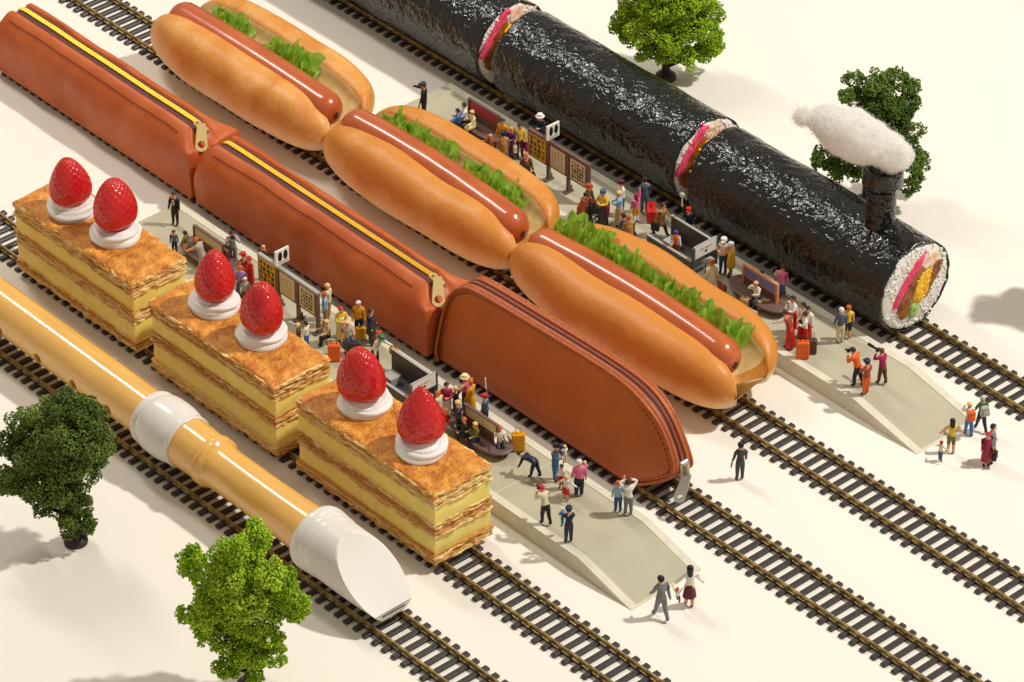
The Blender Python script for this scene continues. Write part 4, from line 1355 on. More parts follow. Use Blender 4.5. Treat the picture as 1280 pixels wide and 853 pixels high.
POSES = {  # arms: (upper pitch fwd deg, upper out deg, elbow bend deg) left, right ; legs: hip, knee left, right ; lean
    'stand': ((8, 8, 12), (8, 8, 12), (0, 0), (0, 0), 0),
    'walk': ((25, 8, 20), (-20, 8, 10), (22, 5), (-20, 18), 4),
    'hold': ((35, 10, 80), (35, 10, 80), (0, 0), (4, 4), 0),
    'photo': ((60, 20, 110), (60, 20, 110), (10, 5), (-8, 8), 8),
    'armup': ((5, 8, 10), (168, 12, 5), (2, 0), (-2, 0), 0),
    'point': ((8, 8, 10), (88, 6, 4), (0, 0), (2, 0), 0),
    'out': ((10, 40, 15), (10, 60, 5), (4, 0), (-4, 0), 0),
    'head': ((150, 40, 110), (150, 40, 110), (3, 0), (-3, 0), 0),
    'sit': ((30, 8, 60), (30, 8, 60), (88, 85), (84, 88), 3),
    'sitdrink': ((40, 10, 80), (95, 15, 110), (88, 85), (84, 88), 4),
    'bend': ((18, 5, 5), (30, 5, 8), (14, 5), (-14, 8), 80),
    'lean': ((50, 20, 95), (50, 20, 95), (16, 20), (-10, 14), 22),
    'swing': ((170, 25, 5), (170, 25, 5), (45, 30), (30, 35), -12),
    'reach': ((75, 15, 10), (15, 10, 15), (8, 2), (-8, 8), 22),
    'hands': ((12, 32, 8), (12, 32, 8), (6, 2), (-6, 6), 0),
}
def skeleton(pose, child=False):
    (la, ra, ll, rl, lean) = POSES[pose]
    V, E, Rd, S = [], [], [], []
    def add(p, r, par, seg):
        V.append(Vector(p)); Rd.append(r)
        if par is not None:
            E.append((par, len(V) - 1)); S.append(seg)
        return len(V) - 1
    hip = Vector((0, 0, .5))
    rot = Matrix.Rotation(R(lean), 3, 'Y')
    up = lambda p: hip + rot @ (Vector(p) - hip)
    hs = 1.25 if child else 1.06
    pel = add(hip, .082, None, None)
    ab = add(up((0, 0, .6)), .078, pel, 'top')
    ch = add(up((0, 0, .71)), .088, ab, 'top')
    nb = add(up((0, 0, .79)), .062, ch, 'top')
    nk = add(up((.008, 0, .835)), .036, nb, 'skin')
    hd = add(up((.018, 0, .895)), .058 * hs, nk, 'skin')
    ht = add(up((.012, 0, .945)), .052 * hs, hd, 'skin')
    J = {'head': up((.015, 0, .915)), 'headrot': rot}
    for s, (f, o, e), key in ((1, la, 'L'), (-1, ra, 'R')):
        sh = add(up((0, s * .105, .785)), .046, nb, 'top')
        d = Vector((math.sin(R(f)) * math.cos(R(o)), s * math.sin(R(o)), -math.cos(R(f)) * math.cos(R(o))))
        d = rot @ d if pose not in ('bend',) else d
        el_p = V[sh] + d * .155
        el = add(el_p, .037, sh, 'sleeve')
        ax = Vector((0, -1, 0)) if abs(d.y) < .8 else Vector((0, 0, 1))
        d2 = Matrix.Rotation(R(e), 3, 'Y').inverted() @ d if f <= 130 else Matrix.Rotation(R(-e), 3, 'Y').inverted() @ d
        if pose == 'head':
            d2 = (J['head'] + Vector((.05, s * .05, .04)) - el_p).normalized()
        if pose in ('photo', 'lean', 'hold', 'sitdrink') and e > 70:
            tgt = J['head'] + rot @ Vector((.11, s * .035, -.01)) if (pose in ('photo', 'lean') or (pose == 'sitdrink' and s < 0)) else up((.16, s * .04, .66))
            d2 = (tgt - el_p).normalized()
        wr_p = el_p + d2 * .13
        wr = add(wr_p, .028, el, 'fore')
        hn = add(wr_p + d2 * .05, .03, wr, 'skin')
        J[key] = V[hn].copy()
    for s, (h, k), key in ((1, ll, 'l'), (-1, rl, 'r')):
        hj = add(hip + Vector((0, s * .05, -.035)), .07, pel, 'bot')
        d = Vector((math.sin(R(h)), s * .03, -math.cos(R(h)))).normalized()
        kn = add(V[hj] + d * .205, .05, hj, 'bot')
        d2 = Vector((math.sin(R(h - k)), s * .01, -math.cos(R(h - k)))).normalized()
        an = add(V[kn] + d2 * .2, .036, kn, 'shin')
        add(V[an] + Vector((.02, 0, -.028)), .036, an, 'shoe')
        add(V[an] + Vector((.085, s * .012, -.036)), .026, len(V) - 1, 'shoe')
        J[key] = V[an].copy()
    zmin = min(v.z - r for v, r in zip(V, Rd) if True)
    for v in V: v.z -= zmin
    for k in J:
        if k != 'headrot': J[k] = J[k] - Vector((0, 0, zmin))
    J['hip'] = V[0].copy()
    J['up'] = lambda p: hip + rot @ (Vector(p) - hip) - Vector((0, 0, zmin))
    return V, E, Rd, S, J

PEOPLE = []
def person(head, z, h, face, pose, top, bot, hair, label, **k):
    PEOPLE.append((head, z, h, face, pose, top, bot, hair, label, k))
PZ = PH
AW, TW = 138, 318            # facing away from / towards the viewer
P_ = person
# --- on the paper by the right platform end
P_((1191, 526), 0, 1.85, 140, 'hands', 'yellow', 'olive', 'black', 'woman in a yellow blouse and olive shorts holding a small child by the hand', sleeve='skin', shin='skin', long=1)
P_((1177, 553), 0, 1.1, 100, 'out', 'cream', 'denim', 'red', 'small child with red hair and blue trousers beside the woman in yellow', child=1)
P_((1212, 505), 0, 1.75, 150, 'photo', 'white', 'blue', 'blond', 'hiker in white shirt and blue trousers carrying an orange rucksack', pack='orange')
P_((1228, 498), 0, 1.85, 155, 'walk', 'green', 'navy', 'lgrey', 'hiker in green jacket carrying a pale grey rucksack', pack='lgrey')
P_((1235.5, 543), 0, 1.85, 330, 'stand', 'crimson', 'skin', 'red', 'woman in a long crimson coat with a black handbag beside the man in grey', coat='crimson', bag=('L', 'black'))
P_((1242, 533), 0, 2.1, 30, 'stand', 'grey', 'black', 'dbrown', 'man in a long grey coat carrying a dark red bag', coat='grey', bag=('R', 'maroon'))
P_((926, 556), 0, 2.05, 150, 'stand', 'dgrey', 'dgrey', 'black', 'man in a dark suit holding a small red flag between the two right tracks', flag='red')
P_((826, 723), 0, 2.2, 160, 'walk', 'grey', 'grey', 'black', 'man in a grey suit swinging a child beyond the platform ramp')
P_((847, 733), .25, 1.1, 120, 'swing', 'white', 'denim', 'ginger', 'small child in blue trousers swung between the man in grey and the woman in white', child=1)
P_((862.8, 710), 0, 2.15, 140, 'hands', 'white', 'skin', 'black', 'woman in white blouse and maroon skirt with long black hair', skirt='maroon', long=1, shoe='black')
# --- right platform, ramp end
P_((1066, 437), PZ, 2.0, 190, 'lean', 'orange', 'black', 'dbrown', 'photographer in an orange jacket leaning forward with dark trousers', camera=1)
P_((1084, 452), PZ, 1.95, 175, 'hold', 'rust', 'orange', 'navy', 'man in orange trousers and navy cap in front of the photographers', hat=('cap', 'navy'))
P_((1102, 438), PZ, 1.9, 180, 'photo', 'magenta', 'brown', 'brown', 'photographer in a magenta jacket with a long black lens', camera=2)
P_((1052, 387), PZ, 1.95, 150, 'stand', 'slate', 'cream', 'whiteh', 'blond woman in blue top and cream trousers looking at the seaweed locomotive', sleeve='slate')
P_((1061, 384), PZ, 1.85, 140, 'stand', 'yellow', 'black', 'ginger', 'woman with ginger hair in yellow top and black shorts', shin='skin', sleeve='skin')
P_((991, 373), PZ, 2.05, 260, 'hold', 'white', 'red', 'black', 'woman in a long red dress with white shawl', coat='red', coat_top=.62)
P_((982, 390), PZ, 1.95, 185, 'reach', 'rust', 'red', 'hairbr', 'brown haired woman in red reaching towards the bench', skirt='red', skirt_z=.05, sleeve='white')
P_((1004, 381), PZ, 2.0, 250, 'stand', 'white', 'red', 'black', 'woman in white top and red skirt behind the orange suitcase', skirt='red', skirt_z=.08)
P_((1010, 386), PZ, 1.95, 300, 'stand', 'white', 'red', 'black', 'person in white and red standing behind the other red dressed travellers', skirt='red', skirt_z=.05)
P_((1006, 393), PZ, 1.8, 240, 'hold', 'white', 'red', 'black', 'dark haired woman in red holding a child beside the orange suitcase', skirt='red', skirt_z=.05)
P_((1000, 402), PZ, 1.35, 230, 'stand', 'red', 'red', 'dbrown', 'child in red in front of the red dressed travellers', child=1)
P_((945, 354), PZ, 1.45, 280, 'sitdrink', 'white', 'dgrey', 'blond', 'blond man in white shirt sitting on the bench with the blue billboard', seat=1)
P_((952, 341), PZ, 1.4, 100, 'sit', 'brown', 'dbrown', 'hairbr', 'brown haired person sitting behind the blue billboard', seat=1)
P_((979, 333), PZ, 1.9, 120, 'reach', 'pink', 'skin', 'hairbr', 'woman in pink top and blue skirt holding a pale bag by the track', skirt='denim', skirt_z=.28, bag=('L', 'pale'))
P_((905, 300), PZ, 2.0, 300, 'hold', 'white', 'denim', 'whiteh', 'man in white shirt, white cap and blue jeans beside the booth sign', hat=('cap', 'white'), sleeve='skin')
P_((914, 306), PZ, 1.9, 220, 'stand', 'yellow', 'tan', 'whiteh', 'woman in yellow dress with a white hat beside the man in jeans', coat='yellow', coat_z=.3, hat=('cap', 'white'))
P_((889, 328), PZ, 1.95, 190, 'walk', 'cream', 'cream', 'ginger', 'man in a cream suit carrying a large brown suitcase', case=('R', 'rust'))
P_((861, 256), PZ, 2.0, 300, 'armup', 'navy', 'black', 'hairbr', 'station master in dark uniform and red cap raising a white signal disc', hat=('cap', 'red'), baton=2)
P_((845, 291), PZ, 1.55, 320, 'stand', 'orange', 'rust', 'purple', 'clerk in orange and white inside the grey ticket booth', sleeve='white', hat=('cap', 'purple'))
P_((829, 256), PZ, 1.9, 20, 'walk', 'tan', 'brown', 'hairbr', 'man in a tan coat walking with a black bag', coat='tan', coat_z=.36, bag=('R', 'black'))
P_((786, 271), PZ, 2.0, 150, 'stand', 'tan', 'tan', 'ginger', 'ginger haired man in a tan coat with a black bag seen from behind', coat='tan', coat_z=.3, bag=('R', 'black'))
P_((779, 269), PZ, 1.9, 190, 'stand', 'slate', 'slate', 'dbrown', 'dark haired woman in blue grey dress beside the tan coated man', skirt='slate', skirt_z=.1)
P_((774, 241), PZ, 2.0, 220, 'hold', 'sky', 'beige', 'blond', 'blond woman in pale blue jacket and beige skirt', skirt='beige', skirt_z=.1)
P_((777, 228), PZ, 2.0, 240, 'stand', 'white', 'slate', 'maroon', 'man in white shirt and maroon cap behind the blond woman', hat=('cap', 'maroon'))
P_((795, 238), PZ, 1.95, 170, 'armup', 'pink', 'gold', 'magenta', 'woman in bright pink top and ochre shorts waving', shin='white', long=1)
P_((806, 224), PZ, 2.0, 150, 'stand', 'slate', 'slate', 'dbrown', 'man in a dark blue jacket standing at the platform edge')
P_((754, 240), PZ, 2.0, 290, 'hold', 'yellow', 'slate', 'black', 'woman in yellow and orange top with dark skirt holding a small child', skirt='dgrey', skirt_z=.05, hat=('cap', 'slate'))
P_((760, 253), PZ + .45, 1.0, 200, 'hold', 'magenta', 'magenta', 'slate', 'small child in magenta carried by the woman in the dark skirt', child=1)
P_((735, 243), PZ, 1.95, 20, 'reach', 'rust', 'tan', 'hairbr', 'woman in a rust coloured coat pushing the pram', coat='rust', coat_z=.3, lean0=1)
P_((736, 233), PZ, 2.0, 10, 'stand', 'brown', 'brown', 'rust', 'person in a rust hat behind the woman with the pram', hat=('brim', 'rust'))
# --- right platform, left part
P_((658, 194), PZ, 1.9, 330, 'walk', 'brown', 'dbrown', 'ginger', 'man in a long brown coat carrying a red brown bag near the yellow poster', coat='brown', coat_z=.25, bag=('L', 'maroon'))
P_((650, 157), PZ, 1.95, 330, 'stand', 'yellow', 'maroon', 'dbrown', 'woman in yellow blouse and maroon trousers with pink and cream bags', bag=('L', 'magenta'), bag2=('R', 'cream'))
P_((639, 161), PZ, 1.8, 300, 'hold', 'purple', 'purple', 'gold', 'woman in a purple dress beside the woman in the yellow blouse', skirt='purple', skirt_z=.1)
P_((629, 167), PZ, 1.9, 150, 'stand', 'tan', 'brown', 'navy', 'man in a mottled brown coat and navy cap seen from behind', coat='tan', coat_z=.2, hat=('cap', 'navy'))
P_((613, 168), PZ, 1.4, 240, 'sit', 'rust', 'skin2', 'skin', 'person in a terracotta top sitting at the end of the red bench', seat=1)
P_((628, 151), PZ, 1.95, 300, 'stand', 'gold', 'slate', 'black', 'person in golden yellow shirt standing by the end post of the red bench')
P_((675, 145), PZ, 2.0, 300, 'hold', 'navy', 'navy', 'hairbr', 'man in navy coat and white hat reading behind the notice board', hat=('brim', 'white'))
P_((590, 140), PZ, 1.45, 250, 'sit', 'pale', 'pale', 'blond', 'blond woman in a cream dress sitting on the red bench', shin='skin', seat=1, skirt_sit='pale')
P_((580, 131), PZ, 1.5, 230, 'sit', 'white', 'dgrey', 'dbrown', 'man in a white shirt sitting on the red bench', seat=1)
P_((572, 138), PZ, 1.4, 215, 'sit', 'blue', 'navy', 'navy', 'person in a bright blue jacket on the left of the red bench', seat=1)
P_((529, 106), PZ, 2.05, 215, 'point', 'black', 'black', 'dgrey', 'conductor in black uniform pointing from the left end of the platform', hat=('cap', 'dgrey'), flag='red')
# --- left platform, ramp end
P_((773, 597), PZ, 2.0, 150, 'armup', 'sky', 'denim', 'ginger', 'man in pale blue shirt and jeans waving at the pencil case')
P_((786, 600), PZ, 2.0, 150, 'head', 'white', 'grey', 'hairbr', 'man in a white shirt with both hands on his head')
P_((677, 609), PZ, 1.9, 170, 'lean', 'cream', 'black', 'red', 'photographer in a beige vest and dark trousers stepping forward', camera=1, sleeve='cream')
P_((711, 636), PZ, 1.95, 150, 'hold', 'navy', 'navy', 'navy', 'man in navy jacket and cap carrying a baby', hat=('cap', 'navy'))
P_((703, 636), PZ + .55, 1.0, 200, 'hold', 'blue', 'blue', 'whiteh', 'baby in blue carried by the man in the navy cap', child=1)
P_((724, 577), PZ, 1.98, 150, 'stand', 'pink', 'navy', 'whiteh', 'white haired woman in a pink jumper and navy trousers', wide=1.2)
P_((731, 578), PZ + .75, 1.05, 150, 'hold', 'pink', 'pink', 'blond', 'small child in pink carried by the woman in the pink jumper', child=1)
P_((708, 596), PZ, 1.35, 110, 'out', 'white', 'skin', 'blond', 'girl in white blouse and short red skirt in front', child=1, skirt='red', skirt_z=.3)
P_((702, 583), PZ, 1.3, 290, 'stand', 'white', 'skin', 'black', 'dark haired girl in red dress behind the girl in the red skirt', child=1, skirt='red', skirt_z=.25)
P_((695, 557), PZ, 2.0, 20, 'hold', 'slate', 'blue', 'black', 'man in dark vest, black hat and blue jeans holding a blond child', hat=('cap', 'black'))
P_((706, 558), PZ + .85, 1.0, 170, 'hold', 'white', 'cream', 'blond', 'blond child carried by the man in the black hat', child=1)
P_((650, 566), PZ, 1.9, 200, 'bend', 'navy', 'navy', 'navy', 'man in dark blue bending down to the platform', bend=1)
P_((606, 489), PZ, 2.0, 200, 'armup', 'slate', 'navy', 'hairbr', 'conductor in dark uniform and red cap raising a white baton beside the bench', hat=('cap', 'red'), baton=1)
P_((588, 477), PZ, 2.0, 200, 'stand', 'gold', 'gold', 'ginger', 'ginger haired woman in a patterned yellow dress', skirt='gold', skirt_z=.08)
P_((581, 471), PZ, 1.95, 200, 'out', 'pink', 'purple', 'hairbr', 'woman in a pale pink top and cream sun hat', hat=('brim', 'pale'), sleeve='skin')
P_((558, 481), PZ, 1.95, 320, 'hold', 'magenta', 'white', 'black', 'dark haired man in crimson top and white trousers')
P_((569, 485), PZ, 1.7, 200, 'hold', 'black', 'black', 'blond', 'blond person in black beside the man in the crimson top')
P_((547, 491), PZ, 1.85, 200, 'stand', 'cream', 'olive', 'ginger', 'ginger haired person in cream shirt beside the strawberry')
P_((572, 503), PZ, 1.95, 230, 'hold', 'dgrey', 'black', 'blond', 'man in dark grey jacket at the left end of the bench')
P_((557, 513), PZ, 1.3, 240, 'sit', 'red', 'sky', 'ginger', 'child in red sitting at the end of the bench', child=1, seat=1)
P_((580, 524), PZ, 1.4, 240, 'sit', 'black', 'black', 'ginger', 'person in black sitting on the bench with head bowed', seat=1)
P_((594, 530), PZ, 1.4, 250, 'sit', 'olive', 'navy', 'blond', 'person in olive jacket sitting beside the person in black', seat=1)
P_((625, 535), PZ, 1.45, 330, 'sit', 'white', 'dgrey', 'ginger', 'ginger haired person in white sitting by the yellow suitcase', seat=1)
# --- left platform, middle
P_((476, 421), PZ, 1.95, 20, 'reach', 'white', 'dgrey', 'ginger', 'hiker in white shirt and green hat carrying an ochre bag', hat=('brim', 'green'), bag=('L', 'gold'))
P_((464, 388), PZ, 2.0, 30, 'stand', 'dgrey', 'dgrey', 'dgrey', 'man in a long dark grey coat beside the red and yellow bag', coat='dgrey', coat_z=.3)
P_((448, 379), PZ, 2.0, 320, 'stand', 'gold', 'navy', 'whiteh', 'white haired man in a golden yellow jacket')
P_((426, 386), PZ, 2.0, 330, 'hold', 'yellow', 'beige', 'red', 'red haired woman in a long pale yellow coat', coat='pale', coat_z=.15)
P_((434, 404), PZ, 1.85, 330, 'stand', 'lgrey', 'skin', 'blond', 'woman in a blue grey dress pulling a dark suitcase', skirt='slate', skirt_z=.2, sleeve='skin')
P_((405, 367), PZ, 1.9, 230, 'stand', 'sky', 'tan', 'ginger', 'child in pale blue shirt and tan shorts at the end of the notice board', shin='skin')
P_((409, 357), PZ, 2.0, 210, 'hold', 'cream', 'tan', 'blond', 'blond person in cream behind the child in pale blue')
P_((408, 402), PZ, 1.4, 250, 'sit', 'beige', 'black', 'blond', 'blond man in beige jacket sitting by the orange suitcase', seat=1)
P_((382, 404), PZ, 1.45, 200, 'stand', 'white', 'blue', 'dbrown', 'child in white and blue behind the pastry', child=1)
P_((372, 406), PZ, 1.4, 220, 'stand', 'brown', 'dbrown', 'blond', 'fair haired child in brown behind the pastry', child=1)
# --- left platform, left part
P_((329, 307), PZ, 2.0, 120, 'stand', 'brown', 'dbrown', 'skin', 'bald man in brown jacket behind the white sign')
P_((290, 291), PZ, 2.0, 330, 'photo', 'lgrey', 'grey', 'dbrown', 'photographer in a light grey suit behind the cream billboard', camera=1)
P_((311, 323), PZ, 1.9, 240, 'hold', 'red', 'red', 'red', 'woman in a red coat and red hat behind the strawberry', coat='red', coat_z=.2)
P_((300, 334), PZ, 1.9, 140, 'stand', 'lilac', 'purple', 'ginger', 'ginger haired woman in a lilac dress behind the strawberry', skirt='purple', skirt_z=.1)
P_((304, 318), PZ, 1.8, 220, 'hold', 'rust', 'brown', 'red', 'person in a red cap beside the photographer in grey', hat=('cap', 'red'))
P_((306, 349), PZ, 1.35, 330, 'sit', 'lgrey', 'green', 'whiteh', 'white haired person sitting low behind the strawberry')
P_((283, 309), PZ, 1.6, 230, 'stand', 'maroon', 'dbrown', 'black', 'dark haired child in maroon below the photographer in grey', child=1)
P_((217, 243), PZ, 1.85, 300, 'stand', 'black', 'black', 'dbrown', 'man in a black suit and red tie at the left end of the platform', tie=1)
P_((217, 290), PZ, 1.3, 320, 'stand', 'slate', 'navy', 'hairbr', 'small child in blue grey near the man in the black suit', child=1)
P_((231, 291), PZ, 1.4, 200, 'hands', 'olive', 'skin', 'dbrown', 'small child in olive top and shorts near the man in the black suit', child=1)
P_((245, 299), PZ, 1.85, 200, 'reach', 'lgrey', 'lgrey', 'ginger', 'woman in a pale dress bending towards the children', skirt='lgrey', skirt_z=.1, sleeve='skin')

# ---- build the bodies in one go
tmp = []
for i, (head, z, h, face, pose, top, bot, hair, label, k) in enumerate(PEOPLE):
    V, E, Rd, S, J = skeleton(pose, k.get('child'))
    me = bpy.data.meshes.new('body')
    me.from_pydata([tuple(v) for v in V], E, [])
    o = bpy.data.objects.new('tmp', me)
    COL.objects.link(o)
    o.modifiers.new('s', 'SKIN')
    sub = o.modifiers.new('u', 'SUBSURF'); sub.levels = 1
    sv = me.skin_vertices[0].data
    for q, r in zip(sv, Rd): q.radius = (r * (1.12 if k.get('wide') else 1), r * k.get('wide', 1))
    sv[0].use_root = True
    tmp.append((o, V, E, S, J))
bpy.context.view_layer.update()
dg = bpy.context.evaluated_depsgraph_get()

def hair_cap(J, long, hs):
    c, rot = J['head'], J['headrot']
    r = .066 * hs
    rs = []
    for i in range(7):
        t = math.pi * (.02 + .62 * i / 6)
        ring = []
        for k in range(12):
            a = 2 * math.pi * k / 12
            x, y, z = r * math.sin(t) * math.cos(a), r * math.sin(t) * math.sin(a), r * 1.08 * math.cos(t)
            if x > 0:                      # hairline above the face
                z = max(z, .022 * hs + .02 * hs * (x / r))
            if long and i == 6 and x < .02:
                z -= .13; x -= .015
            ring.append(c + rot @ Vector((x - .006, y, z + .012)))
        rs.append(ring)
    return rings(rs, True, True)
def face_bits(J, hs):
    c, rot = J['head'], J['headrot']
    f = lambda x, y, z, r: ell(c + rot @ Vector((x * hs, y * hs, z * hs)), (r, r, r), 6, 4)
    return (f(.054, .022, .002, .008), f(.054, -.022, .002, .008)), f(.062, 0, -.014, .011), f(.054, 0, -.035, .009)
def robe(J, z0, z1, r0, r1):
    rs = []
    for i in range(6):
        u = i / 5
        z = z0 + (z1 - z0) * u
        r = r0 + (r1 - r0) * u ** .8
        c = J['up']((0, 0, z)) if z > .5 else Vector((0, 0, 0))
        if z <= .5:
            h_ = J['hip']
            c = Vector((0, 0, h_.z - .5 + z))
        rs.append([(c.x + r * .86 * math.cos(a * math.pi / 8) * (1 + .05 * math.cos(a * 2.1) * u), c.y + r * math.sin(a * math.pi / 8) * (1 + .05 * math.sin(a * 1.7) * u), c.z) for a in range(16)])
    return rings(rs, True, True)
def prop(name, label, cat, vf, m, loc, rz, group, extra=None):
    t = thing(name, label, cat, loc, rz, group)
    obj('case_body' if 'suitcase' in name else 'bag_body' if 'bag' in name else 'body', vf, m, t)
    if extra:
        for n_, v_, m_ in extra: obj(n_, v_, m_, t)
    return t
def short(label):
    w = label.split(' with ')[0].split(' beside ')[0].split(' holding ')[0].split(' carrying ')[0].split(' carried ')[0].split(' behind ')[0].split(' raising ')[0].split(' seen ')[0].split(' pointing ')[0].split(' near ')[0].split(' between ')[0]
    return ' '.join(w.split()[:9])
bag_geo = lambda s: merge(bbox(-.16 * s, .16 * s, -.07 * s, .07 * s, -.34 * s, -.06 * s, .03))
bag_handle = lambda s: tube([(-.1 * s, 0, -.07 * s), (-.07 * s, 0, .01 * s), (.07 * s, 0, .01 * s), (.1 * s, 0, -.07 * s)], .018 * s, 6)

for (head, z, h, face, pose, top, bot, hair, label, k), (o, V, E, S, J) in zip(PEOPLE, tmp):
    me = bpy.data.meshes.new_from_object(o.evaluated_get(dg))
    me.name = 'body'
    child = k.get('child')
    hs = 1.25 if child else 1.06
    cols = {'skin': 'skin', 'top': top, 'sleeve': k.get('sleeve', top), 'fore': 'skin' if k.get('sleeve') == 'skin' else k.get('sleeve', top), 'bot': bot, 'shin': k.get('shin', bot), 'shoe': k.get('shoe', 'dbrown')}
    names = list(dict.fromkeys(cols.values()))
    for c in names: me.materials.append(paint(c))
    A = np.array([tuple(V[a]) for a, b in E]); Bv = np.array([tuple(V[b]) for a, b in E]) - A
    L2 = (Bv ** 2).sum(1)
    cen = np.empty(len(me.polygons) * 3); me.polygons.foreach_get('center', cen); cen = cen.reshape(-1, 3)
    tpar = np.clip(((cen[:, None] - A[None]) * Bv[None]).sum(2) / L2[None], 0, 1)
    d = np.linalg.norm(cen[:, None] - A[None] - tpar[..., None] * Bv[None], axis=2)
    idx = d.argmin(1)
    me.polygons.foreach_set('material_index', [names.index(cols[S[i]]) for i in idx])
    me.polygons.foreach_set('use_smooth', [True] * len(me.polygons))
    co = np.empty(len(me.vertices) * 3); me.vertices.foreach_get('co', co)
    # scale so that the head top is at h
    hgt = max(co.reshape(-1, 3)[:, 2].max(), .3)
    full = {'sit': .70, 'sitdrink': .70, 'bend': .62}.get(pose, 0)
    s = h / hgt if not k.get('bend') else h / 1.0
    me.vertices.foreach_set('co', co * s)
    me.update()
    bpy.data.objects.remove(o, do_unlink=True)
    dz = (.42 - .5) if False else 0
    p = at(head[0], head[1], z + (h if not k.get('bend') else hgt * s))
    rz = R(face)
    hp = J['head']
    off = Matrix.Rotation(rz, 3, 'Z') @ Vector((hp.x * s, hp.y * s, 0))
    loc = Vector((p.x - off.x, p.y - off.y, z))
    t = thing('person', label, 'person', loc, rz, 'miniature people at the station')
    link('body', me, t)
    sc = lambda vf: ([tuple(Vector(v) * s) for v in vf[0]], vf[1])
    if hair != 'skin':
        obj('hair', sc(hair_cap(J, k.get('long'), hs)), paint(hair), t, True)
    e_, n_, m_ = face_bits(J, hs)
    for q in e_: obj('eye', sc(q), paint('dbrown'), t)
    obj('nose', sc(n_), paint('skin'), t); obj('mouth', sc(m_), paint('rust'), t)
    if k.get('hat'):
        kind, hc = k['hat']
        c, rot = J['head'], J['headrot']
        q = lathe([(.072 * hs, .018), (.075 * hs, .05), (.066 * hs, .085), (.03 * hs, .1)], 14)
        if kind == 'brim':
            q = merge(q, lathe([(.108 * hs, .014), (.108 * hs, .024), (.07 * hs, .03)], 16))
        else:
            q = merge(q, ([(.03, -.055 * hs, .022), (.03, .055 * hs, .022), (.118 * hs, .04, .014), (.118 * hs, -.04, .014), (.03, -.055 * hs, .034), (.03, .055 * hs, .034), (.118 * hs, .04, .024), (.118 * hs, -.04, .024)], [(0, 1, 2, 3), (7, 6, 5, 4), (0, 3, 7, 4), (1, 5, 6, 2), (3, 2, 6, 7)]))
        obj('hat', sc(([tuple(c + rot @ Vector(v)) for v in q[0]], q[1])), paint(hc), t, False)
    if k.get('skirt'):
        obj('skirt', sc(robe(J, .56, k.get('skirt_z', .24), .088, .135)), paint(k['skirt']), t, True)
    if k.get('coat'):
        obj('coat', sc(robe(J, k.get('coat_top', .74), k.get('coat_z', .16), .098, .13)), paint(k['coat']), t, True)
    if k.get('skirt_sit'):
        obj('skirt', sc(([tuple(v) for v in ell((.1, 0, J['hip'].z - .03), (.17, .1, .065), 12, 8)[0]], ell((0, 0, 0), (1, 1, 1), 12, 8)[1])), paint(k['skirt_sit']), t, True)
    if k.get('tie'):
        obj('tie', sc(box(.085, .095, -.012, .012, .62, .77)), paint('red'), t)
        obj('shirt_front', sc(box(.078, .088, -.03, .03, .66, .79)), paint('white'), t)
    M = Matrix.Rotation(rz, 3, 'Z')
    wp = lambda q: loc + M @ (Vector(q) * s)
    who = short(label)
    if k.get('pack'):
        b = J['up']((-.15, 0, .7))
        prop('rucksack', '%s rucksack on the back of the %s' % ({'orange': 'bright orange', 'lgrey': 'pale grey'}[k['pack']], who), 'rucksack',
             merge(bbox(-.13, .12, -.2, .2, -.28, .24, .06), bbox(-.2, -.1, -.13, .13, -.22, .02, .03)), paint(k['pack']), wp(b), rz, 'rucksacks on the hikers', [('strap', tube([(.12, .12, .2), (.3, .12, .16), (.34, .12, -.1), (.12, .12, -.2)], .02, 5), paint('brown')), ('strap', tube([(.12, -.12, .2), (.3, -.12, .16), (.34, -.12, -.1), (.12, -.12, -.2)], .02, 5), paint('brown'))])
    for key_ in ('bag', 'bag2'):
        if k.get(key_):
            sd, bc = k[key_]
            big = 1.35
            prop('hand_bag', '%s bag held by the %s' % ({'pale': 'pale yellow', 'gold': 'ochre', 'maroon': 'dark red', 'magenta': 'bright pink'}.get(bc, bc), who), 'bag', bag_geo(big), paint(bc), wp(J[sd]), rz, 'bags in people\'s hands', [('handle', bag_handle(big), paint('dbrown'))])
    if k.get('case'):
        sd, bc = k['case']
        q = wp(J[sd]); q.z = z + .72
        prop('suitcase', 'large brown suitcase held by the ' + who, 'suitcase', bbox(-.42, .42, -.15, .15, -.68, -.08, .06), paint(bc), q, rz, 'suitcases on the platforms', [('handle', bag_handle(1.5), paint('dbrown'))])
    if k.get('camera'):
        c, rot = J['head'], J['headrot']
        q = wp(c + rot @ Vector((.115, 0, -.005)))
        if k['camera'] == 2:
            vf = merge(bbox(-.06, .08, -.11, .11, -.08, .08, .02), lathe([(.055, .06), (.06, .3), (.075, .32), (.085, .62), (.07, .62)], 12, 'x'))
        else:
            vf = merge(bbox(-.06, .06, -.1, .1, -.07, .07, .02), lathe([(.05, .05), (.055, .17), (.04, .17)], 12, 'x'))
        tc_ = thing('camera', 'black camera %sheld up by the %s' % ('with long lens ' if k['camera'] == 2 else '', who), 'camera', q, rz, 'cameras of the photographers')
        obj('camera_body', vf, paint('black'), tc_)
    if k.get('flag'):
        q = wp(J['L'])
        tf = thing('signal_flag', 'small rolled red flag held by the ' + who, 'flag', q, rz, 'signal flags')
        obj('flag_cloth', tube([(0, 0, .05), (.03, .02, -.2), (.06, .04, -.42)], [.03, .05, .03], 7), paint('red'), tf)
    if k.get('baton'):
        q = wp(J['R'])
        tb = thing('signal_baton', 'white %s raised by the %s' % ('signal disc' if k['baton'] == 2 else 'baton', who), 'baton', q, rz, 'signal batons')
        obj('stick', tube([(0, 0, -.1), (.02, 0, .5)], .035, 7), paint('white'), tb)
        if k['baton'] == 2:
            obj('disc', ell((.02, 0, .6), (.06, .14, .14), 12, 8), paint('white'), tb)

